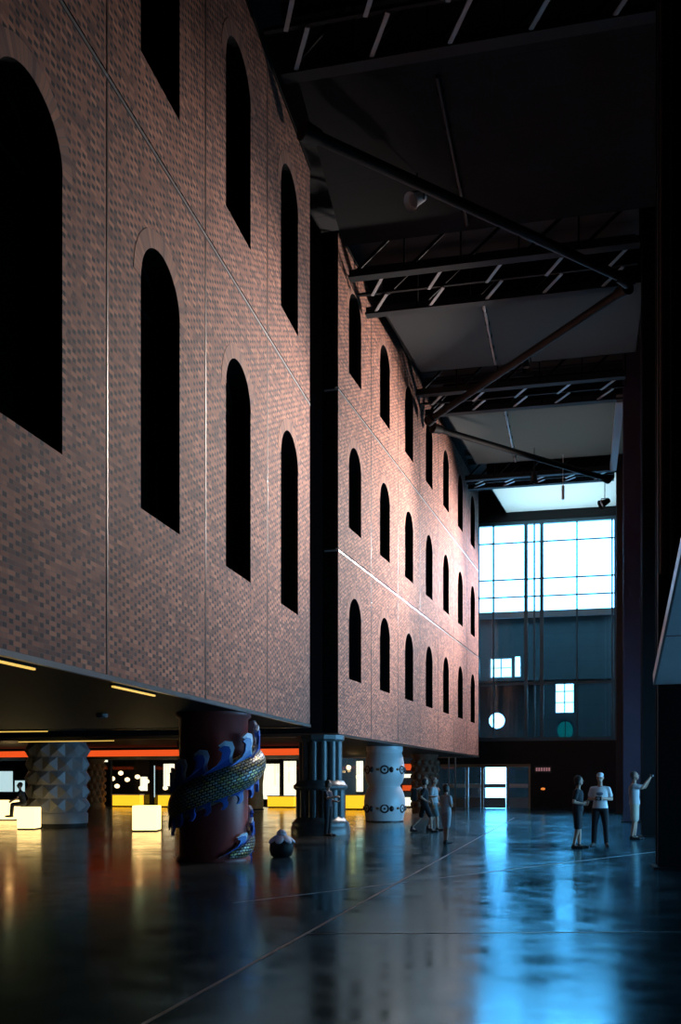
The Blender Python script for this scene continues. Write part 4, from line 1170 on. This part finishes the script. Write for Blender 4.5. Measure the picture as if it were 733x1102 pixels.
    if st == 'short':
        hm.ball(HP(0, .03, .035), .1 * k, .84, .95, 1.0, 18, 12, hr); hm.ball(HP(0, .05, -.02), .08 * k, .85, .7, .9, 14, 8, hr)
    elif st == 'bob':
        hm.ball(HP(0, .03, .035), .105 * k, .88, .98, 1.0, 18, 12, hr); hm.ball(HP(0, .055, -.04), .09 * k, .95, .72, 1.0, 14, 8, hr)
        for sx in (-1, 1): hm.ball(HP(sx * .07, .02, -.04), .04 * k, .6, 1.0, 1.7, 10, 8, hr)
    elif st == 'bun':
        hm.ball(HP(0, .03, .035), .103 * k, .86, .96, 1.0, 18, 12, hr); hm.ball(HP(0, .125, .03), .05 * k, n=12, m=8); hm.ball(HP(0, .06, -.02), .075 * k, .85, .7, .9, 14, 8, hr)
    remeshed(hm, 'hair', M[mt], root, .012 * k, 3)
    if cap:
        cm = MB(); cm.ball(HP(0, .012, .068), .1 * k, .86, 1.0, .70, 18, 10, hr)
        limb(cm, [HP(-.05, -.09, .068), HP(0, -.13, .064), HP(.05, -.09, .068)], [.016 * k] * 3); limb(cm, [HP(0, -.06, .072), HP(0, -.12, .066)], [.02 * k, .016 * k])
        remeshed(cm, 'cap', M[cap], root, .011 * k, 2)
    return root, P_, k

def to_world(root, v): return Matrix.Translation(root.location) @ Matrix.Rotation(root.rotation_euler.z, 4, 'Z') @ Vector(v)
def camera_body(loc, rz, label, big=False):
    root = tag(empty('photo_camera', loc, rz), label, 'camera')
    s_ = 1.4 if big else 1.0
    MB().bevbox(-.05 * s_, .05 * s_, -.018 * s_, .018 * s_, -.033 * s_, .033 * s_, .006).build('camera_body', M['black'], root)
    MB().cone((0, -.018 * s_, 0), (0, -.05 * s_, 0), .024 * s_, .022 * s_, 16).build('lens', M['grey_steel'], root)
    return root

# pair standing at the right
p = at(622, 23.3)
person((p.x, p.y, 0), R(80), 1.66, 'person in black top and black knee-length shorts standing left of man in white shirt',
       J=dict(elR=(-.23, .06, 1.13), wrR=(-.12, -.13, 1.10), elL=(.22, .05, 1.12), wrL=(.08, -.17, 1.12), anR=(-.09, .08, .08), toR=(-.10, -.09, .03), anL=(.09, -.02, .08), toL=(.1, -.19, .03)),
       top=('tee', 'cloth_black'), bottom=('shorts', 'cloth_black'), hair=('bob', 'hair_dark'), female=True, head_yaw=8, thumb=((0, 0, 1), (0, 0, 1)))
p = at(646, 24.0)
r2, P2, k2 = person((p.x, p.y, 0), R(-6), 1.73, 'person in white T-shirt and white cap with black trousers, holding a camera',
       J=dict(elR=(-.26, .03, 1.14), wrR=(-.10, -.24, 1.15), elL=(.26, .03, 1.14), wrL=(.08, -.24, 1.16), knR=(-.13, -.01, .49), anR=(-.15, .02, .08), toR=(-.19, -.14, .03), knL=(.13, -.01, .49), anL=(.15, .02, .08), toL=(.19, -.14, .03)),
       top=('tee', 'cloth_white'), bottom=('trousers', 'cloth_black'), hair=('short', 'hair_dark'), cap='cloth_white', head_pitch=12, head_yaw=-8, thumb=((0, 0, 1), (0, 0, 1)))
MB().ball((0, -.128 * k2, 1.27 * k2), .075, 1.1, .25, .6).build('shirt_print', M['print'], r2)
camera_body(to_world(r2, Vector((-.01, -.335, 1.16)) * k2), R(-6), 'dark camera held at chest by person in white T-shirt', True)
# man photographing at the column
p = at(683, 26.8)
r3, P3, k3 = person((p.x, p.y, 0), R(78), 1.80, 'person in grey shirt and khaki shorts raising both arms to take a photo',
       J=dict(elR=(-.17, -.22, 1.34), wrR=(-.05, -.36, 1.56), elL=(.17, -.24, 1.36), wrL=(.05, -.37, 1.57), nb=(0, .02, 1.46), anR=(-.1, .05, .08), toR=(-.12, -.12, .03)),
       top=('tee', 'cloth_grey'), bottom=('shorts', 'cloth_khaki'), hair=('short', 'hair_grey'), head_pitch=-12, thumb=((1, 0, 0), (-1, 0, 0)))
camera_body(to_world(r3, Vector((0, -.43, 1.655)) * k3), R(78), 'small camera held up high by person in khaki shorts')
# walking pair left of the centre
p = at(457, 30.6)
r4, P4_, k4 = person((p.x, p.y, 0), R(95), 1.64, 'person in dark top and long dark shorts with backpack, walking to the right',
       J=dict(knR=(-.10, -.20, .53), anR=(-.10, -.23, .10), toR=(-.11, -.39, .045), knL=(.10, .12, .50), anL=(.10, .42, .17), toL=(.10, .30, .05), hpR=(-.09, -.02, .9), hpL=(.09, .02, .9),
              elR=(-.22, .10, 1.14), wrR=(-.18, -.08, 1.02), elL=(.2, -.1, 1.16), wrL=(.12, -.28, 1.16)),
       top=('tee', 'cloth_black'), bottom=('shorts', 'cloth_black'), hair=('bob', 'hair_dark'), female=True)
bp_ = tag(empty('backpack', to_world(r4, (0, .31, 1.15)), R(95)), 'small dark backpack on the back of walking person in dark top', 'backpack')
MB().bevbox(-.14, .14, -.08, .08, -.20, .20, .05).build('bag', M['cloth_black'], bp_)
MB().bevbox(-.10, .10, .07, .12, -.17, .0, .02).build('front_pocket', M['cloth_navy'], bp_)
for sx in (-1, 1): MB().cone((sx * .1, -.08, .17), (sx * .13, -.20, .22), .02, .02, 8).cone((sx * .13, -.20, .22), (sx * .12, -.37, .05), .02, .02, 8).build('strap', M['cloth_white'], bp_)
p = at(467, 31.6)
person((p.x, p.y, 0), R(80), 1.66, 'person in pale shirt and grey shorts walking behind the person with backpack',
       J=dict(knR=(-.10, -.14, .50), anR=(-.10, -.16, .09), toR=(-.11, -.32, .04), knL=(.10, .05, .49), anL=(.10, .24, .13), toL=(.10, .09, .04), elL=(.22, -.02, 1.12), wrL=(.2, -.2, .95)),
       top=('tee', 'cloth_grey'), bottom=('shorts', 'cloth_teal'), hair=('short', 'hair_grey'))
# woman further right, back to the camera
p = at(480, 25.2)
person((p.x, p.y, 0), R(140), 1.46, 'person in light grey top and grey shorts standing with arms folded, right of the walkers',
       J=dict(elR=(-.22, -.02, 1.12), wrR=(-.02, -.17, 1.10), elL=(.22, -.02, 1.12), wrL=(.02, -.20, 1.14), knR=(-.05, -.01, .49), anR=(-.05, .03, .08), toR=(-.06, -.14, .03), knL=(.07, -.03, .49), anL=(.06, -.02, .08), toL=(.07, -.18, .03)),
       top=('tee', 'cloth_grey'), bottom=('shorts', 'cloth_grey'), hair=('bob', 'hair_dark'), female=True, thumb=((0, 0, 1), (0, 0, 1)))
# figure at the clustered column
p = at(353, 28.6)
person((p.x, p.y, 0), R(75), 1.56, 'person in dark clothes standing against the dark clustered column, arm raised to it',
       J=dict(elR=(-.21, -.10, 1.20), wrR=(-.14, -.34, 1.25), elL=(.21, -.04, 1.12), wrL=(.14, -.24, 1.10)),
       top=('tee', 'cloth_navy'), bottom=('trousers', 'cloth_black'), hair=('bob', 'hair_dark'), female=True)
# sitting silhouette at the left
sp_ = lbc + RT * -.20
person((sp_.x, sp_.y, 0.72 - .07), R(YAW + 270 + 15), 1.45, 'person in dark clothes sitting on a glowing box seat by the studded column',
       J=dict(pel=(0, .02, .235), nb=(0, -.10, .74), shR=(-.168, -.09, .70), shL=(.168, -.09, .70), hpR=(-.09, 0, .21), hpL=(.09, 0, .21), knR=(-.10, -.40, .19), knL=(.10, -.40, .19),
              anR=(-.10, -.42, -.22), anL=(.10, -.44, -.22), toR=(-.11, -.58, -.27), toL=(.11, -.6, -.27), elR=(-.2, -.22, .44), wrR=(-.14, -.40, .34), elL=(.2, -.22, .44), wrL=(.14, -.40, .34)),
       top=('tee', 'cloth_black'), bottom=('trousers', 'cloth_black'), hair=('short', 'hair_dark'))

# ------------------------------------------------------------------ light
w = bpy.data.worlds.new('sky'); sc.world = w; w.use_nodes = True
bg = w.node_tree.nodes['Background']
bg.inputs['Color'].default_value = (0.2, 0.57, 1.0, 1); bg.inputs['Strength'].default_value = 12

def light(kind, name, loc, energy, col, **kw):
    l = bpy.data.lights.new(name, kind); l.energy = energy; l.color = col
    for a, b in kw.items():
        if a not in ('aim',): setattr(l, a, b)
    o = bpy.data.objects.new(name, l); COL.objects.link(o); o.location = loc
    if 'aim' in kw:
        o.rotation_euler = (Vector(kw['aim']) - Vector(loc)).to_track_quat('-Z', 'Y').to_euler()
    return o
o = light('AREA', 'window_portal', ((CWL + CWR) / 2, BACK + 0.6, (zt + zb) / 2), 1, (1, 1, 1), shape='RECTANGLE', size=CWR - CWL, size_y=zt - zb, aim=((CWL + CWR) / 2, 0, (zt + zb) / 2))
o.data.cycles.is_portal = True
o = light('AREA', 'rooflight_portal', (-2.25, 54.6, ROOF + .2), 1, (1, 1, 1), shape='RECTANGLE', size=9.3, size_y=7.3, aim=(-2.25, 54.6, 0))
o.data.cycles.is_portal = True
o = light('AREA', 'street_portal', (7.8, (WO[0] + WO[1]) / 2, (WO[2] + WO[3]) / 2), 1, (1, 1, 1), shape='RECTANGLE', size=WO[1] - WO[0], size_y=WO[3] - WO[2], aim=(0, (WO[0] + WO[1]) / 2, (WO[2] + WO[3]) / 2))
o.data.cycles.is_portal = True
# bare spots added by the colonnade, without fixtures, to light the brick facades
FC = (1.0, 0.86, 0.79)
light('SPOT', 'facade_flood_near', (1.2, 28.4, 12.5), 8800, FC, spot_size=R(60), spot_blend=1, shadow_soft_size=.3, aim=L1(10.0, 0, 8.3))
light('SPOT', 'facade_flood_middle', (1.0, 38.6, 12.8), 10000, FC, spot_size=R(95), spot_blend=.7, shadow_soft_size=.3, aim=L2w(4.5, 0, 11.0))
light('SPOT', 'facade_flood_far', (1.0, 48.6, 12.8), 9500, (1.0, .87, .82), spot_size=R(100), spot_blend=.7, shadow_soft_size=.3, aim=L2w(16.5, 0, 11))
light('SPOT', 'facade_flood_end', (1.2, 57.2, 12.8), 11000, (.90, .86, 1.0), spot_size=R(88), spot_blend=.7, shadow_soft_size=.3, aim=L2w(23.5, 0, 9.5))
# warm lamps under the soffit
for q in (at(150, 42, 2.4), at(60, 45, 2.4), at(300, 50, 2.4), at(10, 36, 2.4), at(380, 50, 2.4), at(230, 54, 2.4)):
    light('POINT', 'soffit_lamp', q, 6, (1.0, .62, .25), shadow_soft_size=.12)

# ------------------------------------------------------------------ camera
cam = bpy.data.cameras.new('camera'); co = bpy.data.objects.new('camera', cam); COL.objects.link(co)
co.location = (0, 0, EYE); co.rotation_euler = (R(90), 0, R(YAW))
cam.sensor_fit = 'HORIZONTAL'; cam.sensor_width = 36; cam.lens = 36 * FPX / 733
cam.shift_y = 290.0 / 733; cam.clip_end = 300
sc.camera = co
sc.view_settings.view_transform = 'Standard'; sc.view_settings.look = 'None'
sc.view_settings.gamma = 1; sc.view_settings.exposure = 0; sc.view_settings.use_curve_mapping = False
sc.cycles.use_denoising = True
sc.cycles.max_bounces = 8; sc.cycles.sample_clamp_indirect = 15
